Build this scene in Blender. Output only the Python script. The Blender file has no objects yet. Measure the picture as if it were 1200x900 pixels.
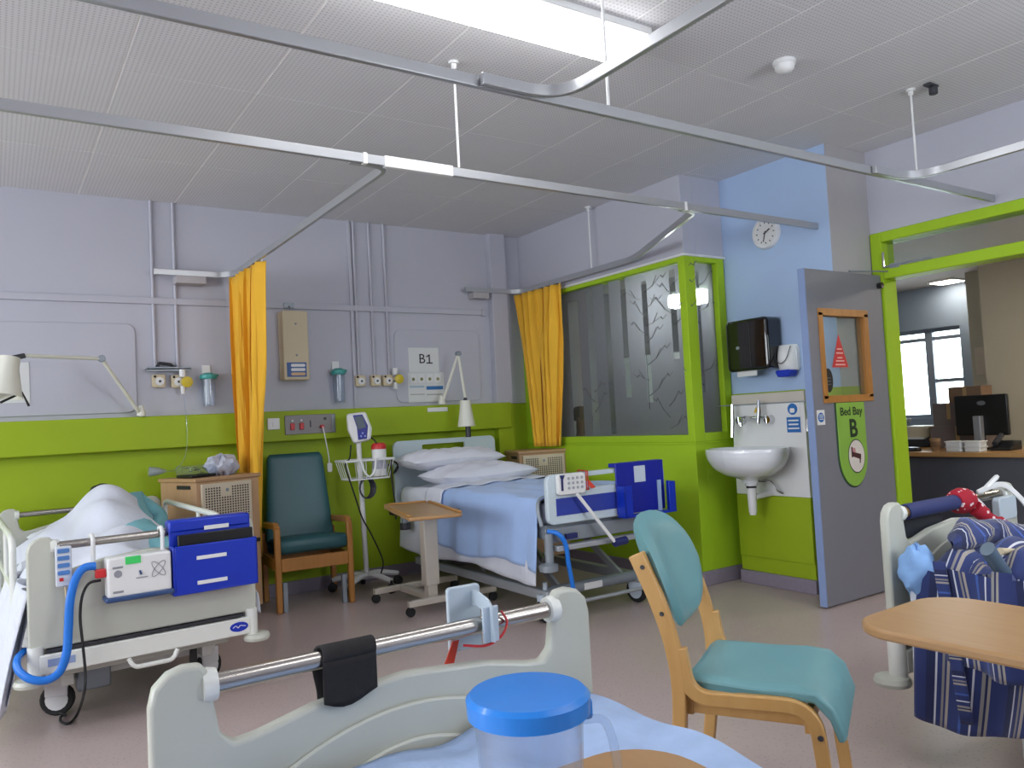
import bpy, math, random
from mathutils import Vector, Matrix
random.seed(7)
D = bpy.data; SC = bpy.context.scene; COL = SC.collection
V = Vector; PI = math.pi

# ---------------------------------------------------------------- camera (solved from the room's vanishing points)
FPX = 919.45; CH = 1.23
AX_R = V((0.83219, -0.55196, -0.05287)); AX_D = V((-0.01936, 0.06637, -0.99761)); AX_F = V((0.55415, 0.83122, 0.04455))
cam = D.objects.new('camera', D.cameras.new('camera')); COL.objects.link(cam); SC.camera = cam
cam.data.sensor_width = 36; cam.data.lens = FPX / 1200 * 36; cam.data.clip_start = .02; cam.data.clip_end = 200
cam.matrix_world = Matrix(((AX_R.x, -AX_D.x, -AX_F.x, 0), (AX_R.y, -AX_D.y, -AX_F.y, 0), (AX_R.z, -AX_D.z, -AX_F.z, CH), (0, 0, 0, 1)))

def PX(px, py, ax, v):
    """world point on the plane <ax>=v that the pixel looks at (1200x900 frame)"""
    d = AX_R * ((px - 600) / FPX) + AX_D * ((py - 450) / FPX) + AX_F
    i = 'xyz'.index(ax); o = V((0, 0, CH))
    return o + d * ((v - o[i]) / d[i])

# ---------------------------------------------------------------- sky and exposure
W = D.worlds.new('sky'); SC.world = W; W.use_nodes = True
bg = W.node_tree.nodes['Background']; bg.inputs[0].default_value = (.90, .95, 1.0, 1); bg.inputs[1].default_value = 9.2
vs = SC.view_settings; vs.view_transform = 'Standard'; vs.look = 'None'; vs.gamma = 1; vs.use_curve_mapping = False; vs.exposure = 0.17
try:
    SC.cycles.max_bounces = 10; SC.cycles.diffuse_bounces = 5; SC.cycles.transparent_max_bounces = 24
    SC.cycles.sample_clamp_indirect = 6; SC.cycles.caustics_reflective = False; SC.cycles.caustics_refractive = False
except Exception: pass
XL, YF, YB, ZC = -3.9, -.78, 5.935, 2.9           # left wall, front wall, back wall, ceiling
XP, YC, XB, YR, XE = 4.10, 3.88, 4.515, 3.0, 4.96  # partition, its corner, blue wall, recess, entrance wall
XFAR = 8.5; ZT = ZC + .06
WINS = [(-.3, 1.45), (1.75, 3.5), (3.8, 5.55)]     # daylight windows in the left wall (y ranges)
WZ0, WZ1 = 1.0, 2.62
FILL_WINS = [(2.5, 4.1)]; FZ0, FZ1 = 1.3, 2.62   # unseen window added over the near bedheads as fill light (x ranges)
def portal(c, sx, sy, rot):
    l = D.lights.new('daylight_portal', 'AREA'); l.shape = 'RECTANGLE'; l.size = sx; l.size_y = sy
    l.cycles.is_portal = True
    o = D.objects.new('daylight_portal', l); COL.objects.link(o); o.location = c; o.rotation_euler = rot
for a, b in WINS: portal((XL - .12, (a + b) / 2, (WZ0 + WZ1) / 2), WZ1 - WZ0, b - a, (0, -PI / 2, 0))
for a, b in FILL_WINS: portal(((a + b) / 2, YF - .12, (FZ0 + FZ1) / 2), b - a, FZ1 - FZ0, (PI / 2, 0, 0))
portal((XFAR + .12, 4.7, 1.5), 1.1, 1.3, (0, PI / 2, 0))

# ---------------------------------------------------------------- materials
def lin(h):
    h = h.lstrip('#'); c = [int(h[i:i + 2], 16) / 255 for i in (0, 2, 4)]
    return tuple((x / 12.92 if x <= .04045 else ((x + .055) / 1.055) ** 2.4) for x in c) + (1,)
MATS = {}
def mat(name, hexc, rough=.5, metal=0, vary=.06, scale=8, bump=0, bscale=60, spec=.5, coat=0, sheen=0, emit=0, stretch=None, hex2=None):
    if name in MATS: return MATS[name]
    m = D.materials.new(name); MATS[name] = m; m.use_nodes = True
    nt = m.node_tree; n = nt.nodes; L = nt.links.new; b = n['Principled BSDF']
    b.inputs['Roughness'].default_value = rough; b.inputs['Metallic'].default_value = metal
    b.inputs['Specular IOR Level'].default_value = spec; b.inputs['Coat Weight'].default_value = coat
    if sheen: b.inputs['Sheen Weight'].default_value = sheen
    tc = n.new('ShaderNodeTexCoord'); mp = n.new('ShaderNodeMapping'); L(tc.outputs['Object'], mp.inputs[0])
    if stretch: mp.inputs['Scale'].default_value = stretch
    nz = n.new('ShaderNodeTexNoise'); nz.inputs['Scale'].default_value = scale; nz.inputs['Detail'].default_value = 4; L(mp.outputs[0], nz.inputs[0])
    c = lin(hexc); c2 = lin(hex2) if hex2 else tuple(x * (1 - vary * 2) for x in c[:3]) + (1,)
    c1 = c if hex2 else tuple(min(1, x * (1 + vary)) for x in c[:3]) + (1,)
    mx = n.new('ShaderNodeMix'); mx.data_type = 'RGBA'; mx.inputs[6].default_value = c1; mx.inputs[7].default_value = c2
    L(nz.outputs[0], mx.inputs[0]); L(mx.outputs[2], b.inputs['Base Color'])
    if bump:
        z2 = n.new('ShaderNodeTexNoise'); z2.inputs['Scale'].default_value = bscale; L(mp.outputs[0], z2.inputs[0])
        bp = n.new('ShaderNodeBump'); bp.inputs['Strength'].default_value = bump; bp.inputs['Distance'].default_value = .01
        L(z2.outputs[0], bp.inputs['Height']); L(bp.outputs[0], b.inputs['Normal'])
    if emit:
        b.inputs['Emission Color'].default_value = c; b.inputs['Emission Strength'].default_value = emit
    return m
def glassmat(name, hexc, alpha, rough=.05, spec=.5):
    """thin clear plastic or glass: mostly see-through with a real reflection"""
    if name in MATS: return MATS[name]
    m = D.materials.new(name); MATS[name] = m; m.use_nodes = True; nt = m.node_tree; n = nt.nodes; L = nt.links.new
    n.remove(n['Principled BSDF']); out = n['Material Output']
    t = n.new('ShaderNodeBsdfTransparent'); t.inputs[0].default_value = lin(hexc)
    g = n.new('ShaderNodeBsdfGlossy'); g.inputs['Roughness'].default_value = rough
    lw = n.new('ShaderNodeLayerWeight'); lw.inputs[0].default_value = .5
    pw = n.new('ShaderNodeMath'); pw.operation = 'POWER'; pw.inputs[1].default_value = 4; L(lw.outputs['Facing'], pw.inputs[0])
    fr = n.new('ShaderNodeMath'); fr.operation = 'MULTIPLY_ADD'; fr.inputs[1].default_value = .6; fr.inputs[2].default_value = .04; L(pw.outputs[0], fr.inputs[0])
    m1 = n.new('ShaderNodeMixShader'); L(fr.outputs[0], m1.inputs[0]); L(t.outputs[0], m1.inputs[1]); L(g.outputs[0], m1.inputs[2])
    d = n.new('ShaderNodeBsdfDiffuse'); d.inputs[0].default_value = lin(hexc)
    m2 = n.new('ShaderNodeMixShader'); m2.inputs[0].default_value = alpha; L(m1.outputs[0], m2.inputs[1]); L(d.outputs[0], m2.inputs[2])
    L(m2.outputs[0], out.inputs[0]); return m
def frostmat(name, hexc):
    m = D.materials.new(name); MATS[name] = m; m.use_nodes = True; nt = m.node_tree; n = nt.nodes; L = nt.links.new
    n.remove(n['Principled BSDF']); out = n['Material Output']
    tc = n.new('ShaderNodeTexCoord'); nz = n.new('ShaderNodeTexNoise'); nz.inputs['Scale'].default_value = 30; L(tc.outputs['Object'], nz.inputs[0])
    mx = n.new('ShaderNodeMix'); mx.data_type = 'RGBA'; mx.inputs[6].default_value = lin(hexc); mx.inputs[7].default_value = tuple(x * .93 for x in lin(hexc)[:3]) + (1,)
    L(nz.outputs[0], mx.inputs[0])
    d = n.new('ShaderNodeBsdfDiffuse'); L(mx.outputs[2], d.inputs[0])
    t = n.new('ShaderNodeBsdfTranslucent'); L(mx.outputs[2], t.inputs[0])
    p = n.new('ShaderNodeBsdfTransparent')
    g = n.new('ShaderNodeBsdfGlossy'); g.inputs['Roughness'].default_value = .25
    a = n.new('ShaderNodeMixShader'); a.inputs[0].default_value = .62; L(d.outputs[0], a.inputs[1]); L(t.outputs[0], a.inputs[2])
    b = n.new('ShaderNodeMixShader'); b.inputs[0].default_value = .10; L(a.outputs[0], b.inputs[1]); L(p.outputs[0], b.inputs[2])
    c = n.new('ShaderNodeMixShader'); c.inputs[0].default_value = .06; L(b.outputs[0], c.inputs[1]); L(g.outputs[0], c.inputs[2])
    L(c.outputs[0], out.inputs[0]); return m
def stripe_mat(name, stops, rough=.8, along=0, rep=1.0):
    """cloth woven with stripes; stops = [(pos, hex)], constant ramp over UV"""
    m = D.materials.new(name); MATS[name] = m; m.use_nodes = True; nt = m.node_tree; n = nt.nodes; L = nt.links.new; b = n['Principled BSDF']
    b.inputs['Roughness'].default_value = rough; b.inputs['Sheen Weight'].default_value = .2
    tc = n.new('ShaderNodeTexCoord'); sp = n.new('ShaderNodeSeparateXYZ'); L(tc.outputs['UV'], sp.inputs[0])
    mu = n.new('ShaderNodeMath'); mu.operation = 'MULTIPLY'; mu.inputs[1].default_value = rep; L(sp.outputs[along], mu.inputs[0])
    fr = n.new('ShaderNodeMath'); fr.operation = 'FRACT'; L(mu.outputs[0], fr.inputs[0])
    cr = n.new('ShaderNodeValToRGB'); cr.color_ramp.interpolation = 'CONSTANT'; L(fr.outputs[0], cr.inputs[0])
    el = cr.color_ramp.elements; el[0].position = stops[0][0]; el[0].color = lin(stops[0][1]); el[1].position = stops[1][0]; el[1].color = lin(stops[1][1])
    for p, h in stops[2:]:
        e = el.new(p); e.color = lin(h)
    L(cr.outputs[0], b.inputs['Base Color']); return m
def wood(name, h1, h2, axis=0, rough=.35, scale=14):
    st = [9, 9, 9]; st[axis] = .9
    return mat(name, h1, rough, hex2=h2, scale=scale / 4, stretch=tuple(st), bump=.05, bscale=6)
def floor_mat():
    m = mat('vinyl_floor', '#b9a8a5', .28, vary=.05, scale=2.2, spec=.45)
    nt = m.node_tree; n = nt.nodes; L = nt.links.new; b = n['Principled BSDF']
    src = b.inputs['Base Color'].links[0].from_socket
    tc = n['Texture Coordinate']
    vz = n.new('ShaderNodeTexVoronoi'); vz.inputs['Scale'].default_value = 55; L(tc.outputs['Object'], vz.inputs[0])
    cr = n.new('ShaderNodeValToRGB'); cr.color_ramp.elements[0].position = .12; cr.color_ramp.elements[0].color = (.55, .5, .5, 1); cr.color_ramp.elements[1].position = .3; cr.color_ramp.elements[1].color = (1, 1, 1, 1)
    L(vz.outputs['Distance'], cr.inputs[0])
    mx = n.new('ShaderNodeMix'); mx.data_type = 'RGBA'; mx.blend_type = 'MULTIPLY'; mx.inputs[0].default_value = .5
    L(src, mx.inputs[6]); L(cr.outputs[0], mx.inputs[7]); L(mx.outputs[2], b.inputs['Base Color'])
    return m
def tile_mat():
    m = mat('perforated_ceiling_tile', '#dcdcdf', .75, vary=.03, scale=3)
    nt = m.node_tree; n = nt.nodes; L = nt.links.new; b = n['Principled BSDF']; src = b.inputs['Base Color'].links[0].from_socket; tc = n['Texture Coordinate']
    sp = n.new('ShaderNodeSeparateXYZ'); L(tc.outputs['Object'], sp.inputs[0]); prod = None
    for k in (0, 1):
        a = n.new('ShaderNodeMath'); a.operation = 'MULTIPLY'; a.inputs[1].default_value = 2 * PI / .0205; L(sp.outputs[k], a.inputs[0])
        s = n.new('ShaderNodeMath'); s.operation = 'COSINE'; L(a.outputs[0], s.inputs[0])
        q = n.new('ShaderNodeMath'); q.operation = 'MULTIPLY_ADD'; q.inputs[1].default_value = .5; q.inputs[2].default_value = .5; L(s.outputs[0], q.inputs[0])
        if prod is None: prod = q
        else:
            r = n.new('ShaderNodeMath'); r.operation = 'MULTIPLY'; L(prod.outputs[0], r.inputs[0]); L(q.outputs[0], r.inputs[1]); prod = r
    cr = n.new('ShaderNodeValToRGB'); cr.color_ramp.elements[0].position = .45; cr.color_ramp.elements[0].color = (1, 1, 1, 1); cr.color_ramp.elements[1].position = .8; cr.color_ramp.elements[1].color = (.6, .6, .61, 1)
    L(prod.outputs[0], cr.inputs[0])
    mx = n.new('ShaderNodeMix'); mx.data_type = 'RGBA'; mx.blend_type = 'MULTIPLY'; mx.inputs[0].default_value = .8
    L(src, mx.inputs[6]); L(cr.outputs[0], mx.inputs[7]); L(mx.outputs[2], b.inputs['Base Color']); return m

LILAC = mat('lilac_wall_paint', '#b9bac6', .6, vary=.03, scale=1.5, bump=.04, bscale=40)
GREEN = mat('lime_wall_paint', '#98b022', .5, spec=.25, vary=.03, scale=1.5, bump=.02, bscale=40)
GFRAME = mat('lime_gloss_paint', '#a0c42a', .5, vary=.03, spec=.2)
BLUEW = mat('pale_blue_wall_paint', '#a6bee0', .6, vary=.03, scale=1.5, bump=.04)
GREYW = mat('warm_grey_wall_paint', '#b0adb0', .6, vary=.03)
BEIGEW = mat('beige_wall_paint', '#c4bca6', .6, vary=.03)
SKIRT = mat('lilac_vinyl_skirting', '#8d8494', .4, vary=.08, scale=30)
FLOOR = floor_mat(); TILE = tile_mat()
GRID = mat('ceiling_tile_joint', '#f6f6f6', .6)
WHITE = mat('white_plastic', '#dfe0e0', .35, vary=.02)
CREAM = mat('cream_bed_plastic', '#c0c2b7', .35, vary=.03)
CREAMEDGE = mat('cream_edge_plastic', '#e0e2dc', .3, vary=.02)
PALEBLUE = mat('pale_blue_bed_plastic', '#c3d2da', .32, vary=.03)
STEEL = mat('brushed_steel', '#b9b4ae', .25, 1, vary=.05, scale=40)
CHROME = mat('chrome', '#d6d8da', .08, 1, vary=.02)
ALU = mat('white_enamel_rail', '#b4b6ba', .3, .6, vary=.02)
GREYMET = mat('grey_enamel_metal', '#8c949c', .4, .3, vary=.05)
BLACK = mat('black_plastic', '#141416', .3, vary=.1)
DARK = mat('dark_grey_plastic', '#34363c', .45, vary=.1)
RUBBER = mat('black_rubber', '#1b1b1d', .7, vary=.1)
BLUE = mat('royal_blue_plastic', '#0a2fb0', .35, vary=.05)
HOSE = mat('bright_blue_hose', '#1b74d6', .35, vary=.05)
NAVY = mat('navy_plastic', '#232a62', .4, vary=.06)
RED = mat('red_plastic', '#c62a2e', .4, vary=.05)
TEAL = mat('teal_vinyl_upholstery', '#6a9aa0', .42, vary=.05, scale=4, bump=.03, bscale=200)
DKTEAL = mat('dark_teal_vinyl_upholstery', '#2a5a60', .42, vary=.06, scale=4, bump=.03, bscale=200)
OAK = wood('light_oak', '#cda468', '#b88a4e', 2)
OAKY = wood('honey_oak', '#b9803e', '#9c672c', 2)
BEECH = wood('beech_board', '#c09c78', '#ad8762', 2, .5)
BEECHT = wood('beech_table_top', '#b08a5e', '#a17a50', 1, .35)
LINEN = mat('white_linen', '#d5d9e4', .85, vary=.04, bump=.25, bscale=26, sheen=.1)
PILLOW = mat('pillow_cotton', '#dcdee8', .85, vary=.03, bump=.2, bscale=20)
BLANKET = mat('pale_blue_blanket', '#9fbbe8', .9, vary=.05, bump=.15, bscale=120, sheen=.2)
YELLOW = mat('yellow_curtain_cloth', '#ecb42c', .8, vary=.06, scale=5, bump=.05, bscale=160, sheen=.15)
PAPER = mat('white_paper', '#d6d8d8', .7, vary=.02)
CREAMBOX = mat('beige_enamel', '#cfc0a0', .45, vary=.03)
CERAMIC = mat('white_ceramic', '#dcdfe4', .12, vary=.01, coat=.5)
GREYDOOR = mat('grey_blue_door_laminate', '#797a83', .5, vary=.03)
DOOREDGE = mat('blue_door_edge', '#8094bd', .5, vary=.03)
TUBELIGHT = mat('lit_lamp_diffuser', '#ffffff', .5, emit=11)
CLEAR = glassmat('clear_glass', '#f2f7f6', .02)
JUG = glassmat('clear_jug_plastic', '#f2f6fb', .05, .05)
FROST = frostmat('frosted_film', '#8a8a91')
INK = mat('black_ink', '#17181c', .6)
SKIN = mat('dark_brown_skin', '#5a3a2a', .55, vary=.08)
HAIR = mat('black_hair', '#14110f', .7, vary=.2, scale=60, bump=.6, bscale=90)

# ---------------------------------------------------------------- mesh builder
RM = {}
class MB:
    def __init__(s): s.v = []; s.f = []; s.m = []; s.uv = {}
    def _add(s, vs_, fs, mi=0):
        o = len(s.v); s.v += [V(p) for p in vs_]; s.f += [tuple(i + o for i in f) for f in fs]; s.m += [mi] * len(fs); return s
    def box(s, c, d, mi=0, M=None):
        c = V(c); h = [x / 2 for x in d]
        p = [V((sx * h[0], sy * h[1], sz * h[2])) for sx in (-1, 1) for sy in (-1, 1) for sz in (-1, 1)]
        if M is not None: p = [M @ q for q in p]
        return s._add([q + c for q in p], [(0, 1, 3, 2), (4, 6, 7, 5), (0, 4, 5, 1), (2, 3, 7, 6), (0, 2, 6, 4), (1, 5, 7, 3)], mi)
    def span(s, a, b, mi=0):
        return s.box([(x + y) / 2 for x, y in zip(a, b)], [abs(y - x) for x, y in zip(a, b)], mi)
    def cyl(s, p0, p1, r, r1=None, n=16, mi=0):
        return s.tube([p0, p1], [r, r if r1 is None else r1], n, mi)
    def tube(s, pts, r, n=8, mi=0, flat=1.0, up=None):
        pts = [V(p) for p in pts]; k = len(pts)
        rs = list(r) if isinstance(r, (list, tuple)) else [r] * k
        if len(rs) != k:
            q = rs; rs = []
            for i in range(k):
                f = i / (k - 1) * (len(q) - 1); j = min(int(f), len(q) - 2); rs.append(q[j] + (q[j + 1] - q[j]) * (f - j))
        vs_ = []; a = None
        for i in range(k):
            t = (pts[min(i + 1, k - 1)] - pts[max(i - 1, 0)]).normalized()
            if a is None:
                a = V(up) if up else (V((0, 0, 1)) if abs(t.z) < .9 else V((0, 1, 0)))
            a = (a - t * a.dot(t))
            if a.length < 1e-6: a = V((1, 0, 0)) - t * t.x
            a.normalize(); b = t.cross(a)
            for j in range(n):
                th = 2 * PI * j / n + (PI / 4 if n == 4 else 0)
                vs_.append(pts[i] + a * (math.sin(th) * rs[i]) + b * (math.cos(th) * rs[i] * flat))
        fs = [(i * n + j, i * n + (j + 1) % n, (i + 1) * n + (j + 1) % n, (i + 1) * n + j) for i in range(k - 1) for j in range(n)]
        fs += [tuple(range(n - 1, -1, -1)), tuple((k - 1) * n + j for j in range(n))]
        return s._add(vs_, fs, mi)
    def rect_sweep(s, pts, w, h, mi=0):
        """rectangular bar (w sideways, h upright) along a level path"""
        pts = [V(p) for p in pts]; k = len(pts); vs_ = []
        for i in range(k):
            t = V(pts[min(i + 1, k - 1)] - pts[max(i - 1, 0)]); t.z = 0; t.normalize(); b = V((t.y, -t.x, 0))
            for sx, sz in ((-1, -1), (1, -1), (1, 1), (-1, 1)): vs_.append(pts[i] + b * (sx * w / 2) + V((0, 0, sz * h / 2)))
        fs = [(i * 4 + j, i * 4 + (j + 1) % 4, i * 4 + 4 + (j + 1) % 4, i * 4 + 4 + j) for i in range(k - 1) for j in range(4)]
        fs += [(3, 2, 1, 0), tuple((k - 1) * 4 + j for j in range(4))]
        return s._add(vs_, fs, mi)
    def lathe(s, prof, c=(0, 0, 0), n=24, axis=(0, 0, 1), mi=0, sx=1, sy=1):
        c = V(c); q = V((0, 0, 1)).rotation_difference(V(axis)); k = len(prof); vs_ = []
        for r, z in prof:
            for j in range(n):
                th = 2 * PI * j / n; vs_.append(c + q @ V((r * math.cos(th) * sx, r * math.sin(th) * sy, z)))
        fs = [(i * n + j, i * n + (j + 1) % n, (i + 1) * n + (j + 1) % n, (i + 1) * n + j) for i in range(k - 1) for j in range(n)]
        if prof[0][0] > 1e-5: fs.append(tuple(range(n - 1, -1, -1)))
        if prof[-1][0] > 1e-5: fs.append(tuple((k - 1) * n + j for j in range(n)))
        return s._add(vs_, fs, mi)
    def prism(s, poly, o, u, v, depth, mi=0):
        """polygon (a,b) -> o + a*u + b*v, thickened by depth along u x v"""
        o = V(o); u = V(u); v = V(v); n = u.cross(v).normalized() * depth; k = len(poly)
        a = [o + u * p[0] + v * p[1] for p in poly]
        fs = [tuple(range(k - 1, -1, -1)), tuple(range(k, 2 * k))] + [(i, (i + 1) % k, k + (i + 1) % k, k + i) for i in range(k)]
        return s._add(a + [p + n for p in a], fs, mi)
    def ring(s, outer, inner, o, u, v, depth, mi=0):
        o = V(o); u = V(u); v = V(v); n = u.cross(v).normalized() * depth; k = len(outer)
        a = [o + u * p[0] + v * p[1] for p in outer]; b = [o + u * p[0] + v * p[1] for p in inner]
        vs_ = a + b + [p + n for p in a] + [p + n for p in b]; fs = []
        for i in range(k):
            j = (i + 1) % k
            fs += [(i, k + i, k + j, j), (2 * k + i, 2 * k + j, 3 * k + j, 3 * k + i), (i, j, 2 * k + j, 2 * k + i), (k + j, k + i, 3 * k + i, 3 * k + j)]
        return s._add(vs_, fs, mi)
    def grid(s, fn, nu, nv, mi=0, wrap=False):
        o = len(s.v); vs_ = []; uvs = []
        for i in range(nu + 1):
            for j in range(nv + 1):
                vs_.append(fn(i / nu, j / nv)); uvs.append((i / nu, j / nv))
        fs = [(i * (nv + 1) + j, (i + 1) * (nv + 1) + j, (i + 1) * (nv + 1) + j + 1, i * (nv + 1) + j + 1) for i in range(nu) for j in range(nv)]
        s._add(vs_, fs, mi)
        for q, uv in enumerate(uvs): s.uv[o + q] = uv
        return s
    def xf(s, M): s.v = [M @ p for p in s.v]; return s
    def build(s, name, mats, parent=None, world=False, bev=0, seg=2, smooth=True, solid=0, subd=0, ang=40):
        if not isinstance(mats, (list, tuple)): mats = [mats]
        pts = s.v
        if parent is not None and world:
            inv = RM[parent.name].inverted(); pts = [inv @ p for p in pts]
        off = V((0, 0, 0))
        if parent is None and pts:      # a mesh of its own stands on an origin at its base
            lo = V([min(p[i] for p in pts) for i in range(3)]); hi = V([max(p[i] for p in pts) for i in range(3)])
            off = V(((lo.x + hi.x) / 2, (lo.y + hi.y) / 2, lo.z))
        me = D.meshes.new(name); me.from_pydata([p - off for p in pts], [], s.f); me.validate()
        for m in mats: me.materials.append(m)
        if len(mats) > 1 and len(me.polygons) == len(s.m): me.polygons.foreach_set('material_index', s.m)
        if s.uv:
            ul = me.uv_layers.new(name='UVMap')
            for lp in me.loops: ul.data[lp.index].uv = s.uv.get(lp.vertex_index, (0, 0))
        import bmesh
        bm = bmesh.new(); bm.from_mesh(me); bmesh.ops.recalc_face_normals(bm, faces=bm.faces); bm.to_mesh(me); bm.free()
        if smooth:
            me.shade_smooth()
            try: me.set_sharp_from_angle(angle=math.radians(ang))
            except Exception: pass
        ob = D.objects.new(name, me); COL.objects.link(ob); ob.location = off
        if parent is not None: ob.parent = parent; RM[ob.name] = RM.get(parent.name, Matrix())
        else: RM[ob.name] = Matrix.Translation(off)
        if solid:
            md = ob.modifiers.new('thickness', 'SOLIDIFY'); md.thickness = solid; md.offset = 0
        if bev:
            md = ob.modifiers.new('edge', 'BEVEL'); md.width = bev; md.segments = seg; md.limit_method = 'ANGLE'; md.angle_limit = math.radians(35); md.harden_normals = False
        if subd:
            md = ob.modifiers.new('smooth', 'SUBSURF'); md.levels = subd; md.render_levels = subd
        return ob
def tag(o, label, cat, group=None):
    o['label'] = label; o['category'] = cat
    if group: o['group'] = group
    return o
def struct(o, label=None):
    o['kind'] = 'structure'
    if label: o['label'] = label
    return o
def thing(name, label, cat, loc=(0, 0, 0), rz=0, group=None):
    o = D.objects.new(name, None); COL.objects.link(o); o.location = loc; o.rotation_euler = (0, 0, rz); o.empty_display_size = .1
    RM[o.name] = Matrix.Translation(V(loc)) @ Matrix.Rotation(rz, 4, 'Z')
    return tag(o, label, cat, group)
def rrect(x0, y0, x1, y1, r, n=5):
    out = []
    for cx, cy, a in ((x1 - r, y0 + r, -90), (x1 - r, y1 - r, 0), (x0 + r, y1 - r, 90), (x0 + r, y0 + r, 180)):
        for i in range(n + 1):
            t = math.radians(a + 90 * i / n); out.append((cx + r * math.cos(t), cy + r * math.sin(t)))
    return out
def ell(cx, cy, rx, ry, n=24): return [(cx + rx * math.cos(2 * PI * i / n), cy + ry * math.sin(2 * PI * i / n)) for i in range(n)]
def smoothpath(pts, n=6):
    """Catmull-Rom through points"""
    pts = [V(p) for p in pts]; q = [pts[0] * 2 - pts[1]] + pts + [pts[-1] * 2 - pts[-2]]; out = []
    for i in range(1, len(q) - 2):
        for k in range(n):
            t = k / n; a, b, c, d = q[i - 1], q[i], q[i + 1], q[i + 2]
            out.append(.5 * ((2 * b) + (c - a) * t + (2 * a - 5 * b + 4 * c - d) * t * t + (3 * b - a - 3 * c + d) * t ** 3))
    return out + [pts[-1]]
def fillet(pts, r, n=6):
    pts = [V(p) for p in pts]; out = [pts[0]]
    for i in range(1, len(pts) - 1):
        a, b, c = pts[i - 1], pts[i], pts[i + 1]; u = (a - b); w = (c - b); rr = min(r, u.length * .49, w.length * .49)
        p0 = b + u.normalized() * rr; p1 = b + w.normalized() * rr
        for k in range(n + 1):
            t = k / n; out.append(p0 * (1 - t) ** 2 + b * 2 * t * (1 - t) + p1 * t * t)
    return out + [pts[-1]]
def text(name, s, size, o, u, v, material, parent, world=True, depth=.001, align='CENTER', bold=0):
    """lettering as thin mesh lying on the plane (o,u,v)"""
    cu = D.curves.new('lettering', 'FONT'); cu.body = s; cu.size = size; cu.align_x = align; cu.align_y = 'CENTER'; cu.extrude = depth / 2; cu.offset = bold; cu.resolution_u = 3
    to = D.objects.new('lettering', cu); COL.objects.link(to)
    dg = bpy.context.evaluated_depsgraph_get(); me = D.meshes.new_from_object(to.evaluated_get(dg)); D.objects.remove(to); D.curves.remove(cu)
    me.name = name
    u = V(u).normalized(); v = V(v).normalized(); w = u.cross(v)
    M = Matrix(((u.x, v.x, w.x, o[0]), (u.y, v.y, w.y, o[1]), (u.z, v.z, w.z, o[2]), (0, 0, 0, 1)))
    if world: M = RM[parent.name].inverted() @ M
    me.transform(M); me.materials.clear(); me.materials.append(material)
    ob = D.objects.new(name, me); COL.objects.link(ob); ob.parent = parent; return ob
def skin(name, verts, edges, radii, material, parent=None, world=True, sub=2, root=0):
    pts = [V(p) for p in verts]
    if parent is not None and world: pts = [RM[parent.name].inverted() @ p for p in pts]
    me = D.meshes.new(name); me.from_pydata(pts, edges, []); ob = D.objects.new(name, me); COL.objects.link(ob)
    ob.modifiers.new('skin', 'SKIN'); 
    if not me.skin_vertices: me.attributes
    if len(me.skin_vertices) == 0:
        bpy.context.view_layer.objects.active = ob; ob.select_set(True)
        bpy.ops.mesh.customdata_skin_add(); ob.select_set(False)
    sk = me.skin_vertices[0].data
    for i, r in enumerate(radii): sk[i].radius = r if isinstance(r, tuple) else (r, r)
    sk[root].use_root = True
    md = ob.modifiers.new('smooth', 'SUBSURF'); md.levels = md.render_levels = sub
    dg = bpy.context.evaluated_depsgraph_get(); m2 = D.meshes.new_from_object(ob.evaluated_get(dg)); D.objects.remove(ob); m2.name = name
    m2.materials.clear(); m2.materials.append(material); m2.shade_smooth()
    o2 = D.objects.new(name, m2); COL.objects.link(o2)
    if parent is not None: o2.parent = parent
    return o2

# ================================================================ THE SETTING
struct(MB().span((XL - .2, YF - .2, -.1), (10, 7.4, 0)).build('floor', FLOOR), 'speckled mauve vinyl floor with a soft sheen')
cb = struct(MB().span((XL, YF, ZC + .002), (XE + .16, YB, ZC + .1)).build('ceiling', GRID), 'ceiling of pale grey perforated tiles')
xs = [XL] + [.525 + .6 * i for i in range(-7, 8)] + [XE]
tile_mesh = {}
for i in range(len(xs) - 1):
    ys = [YF, .22, 1.42, 2.62, 3.82, 5.03, YB]
    if abs(xs[i] - 2.325) < .01: ys = [YF, .22, .8, 2.0, 2.62, 3.82, 5.03, YB]
    for j in range(len(ys) - 1):
        x0, x1, y0, y1 = xs[i], xs[i + 1], ys[j], ys[j + 1]
        if x1 - x0 < .05: continue
        key = (round(x1 - x0, 3), round(y1 - y0, 3))
        if key not in tile_mesh:
            w, d = key
            t = MB().span((-w / 2 + .0045, -d / 2 + .0035, 0), (w / 2 - .0045, d / 2 - .0035, .02)).build('ceiling_tile', TILE, cb, smooth=False)
            tile_mesh[key] = t.data
        else:
            t = D.objects.new('ceiling_tile', tile_mesh[key]); COL.objects.link(t); t.parent = cb
        c = RM[cb.name].inverted() @ V(((x0 + x1) / 2, (y0 + y1) / 2, ZC)); t.location = c
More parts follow.
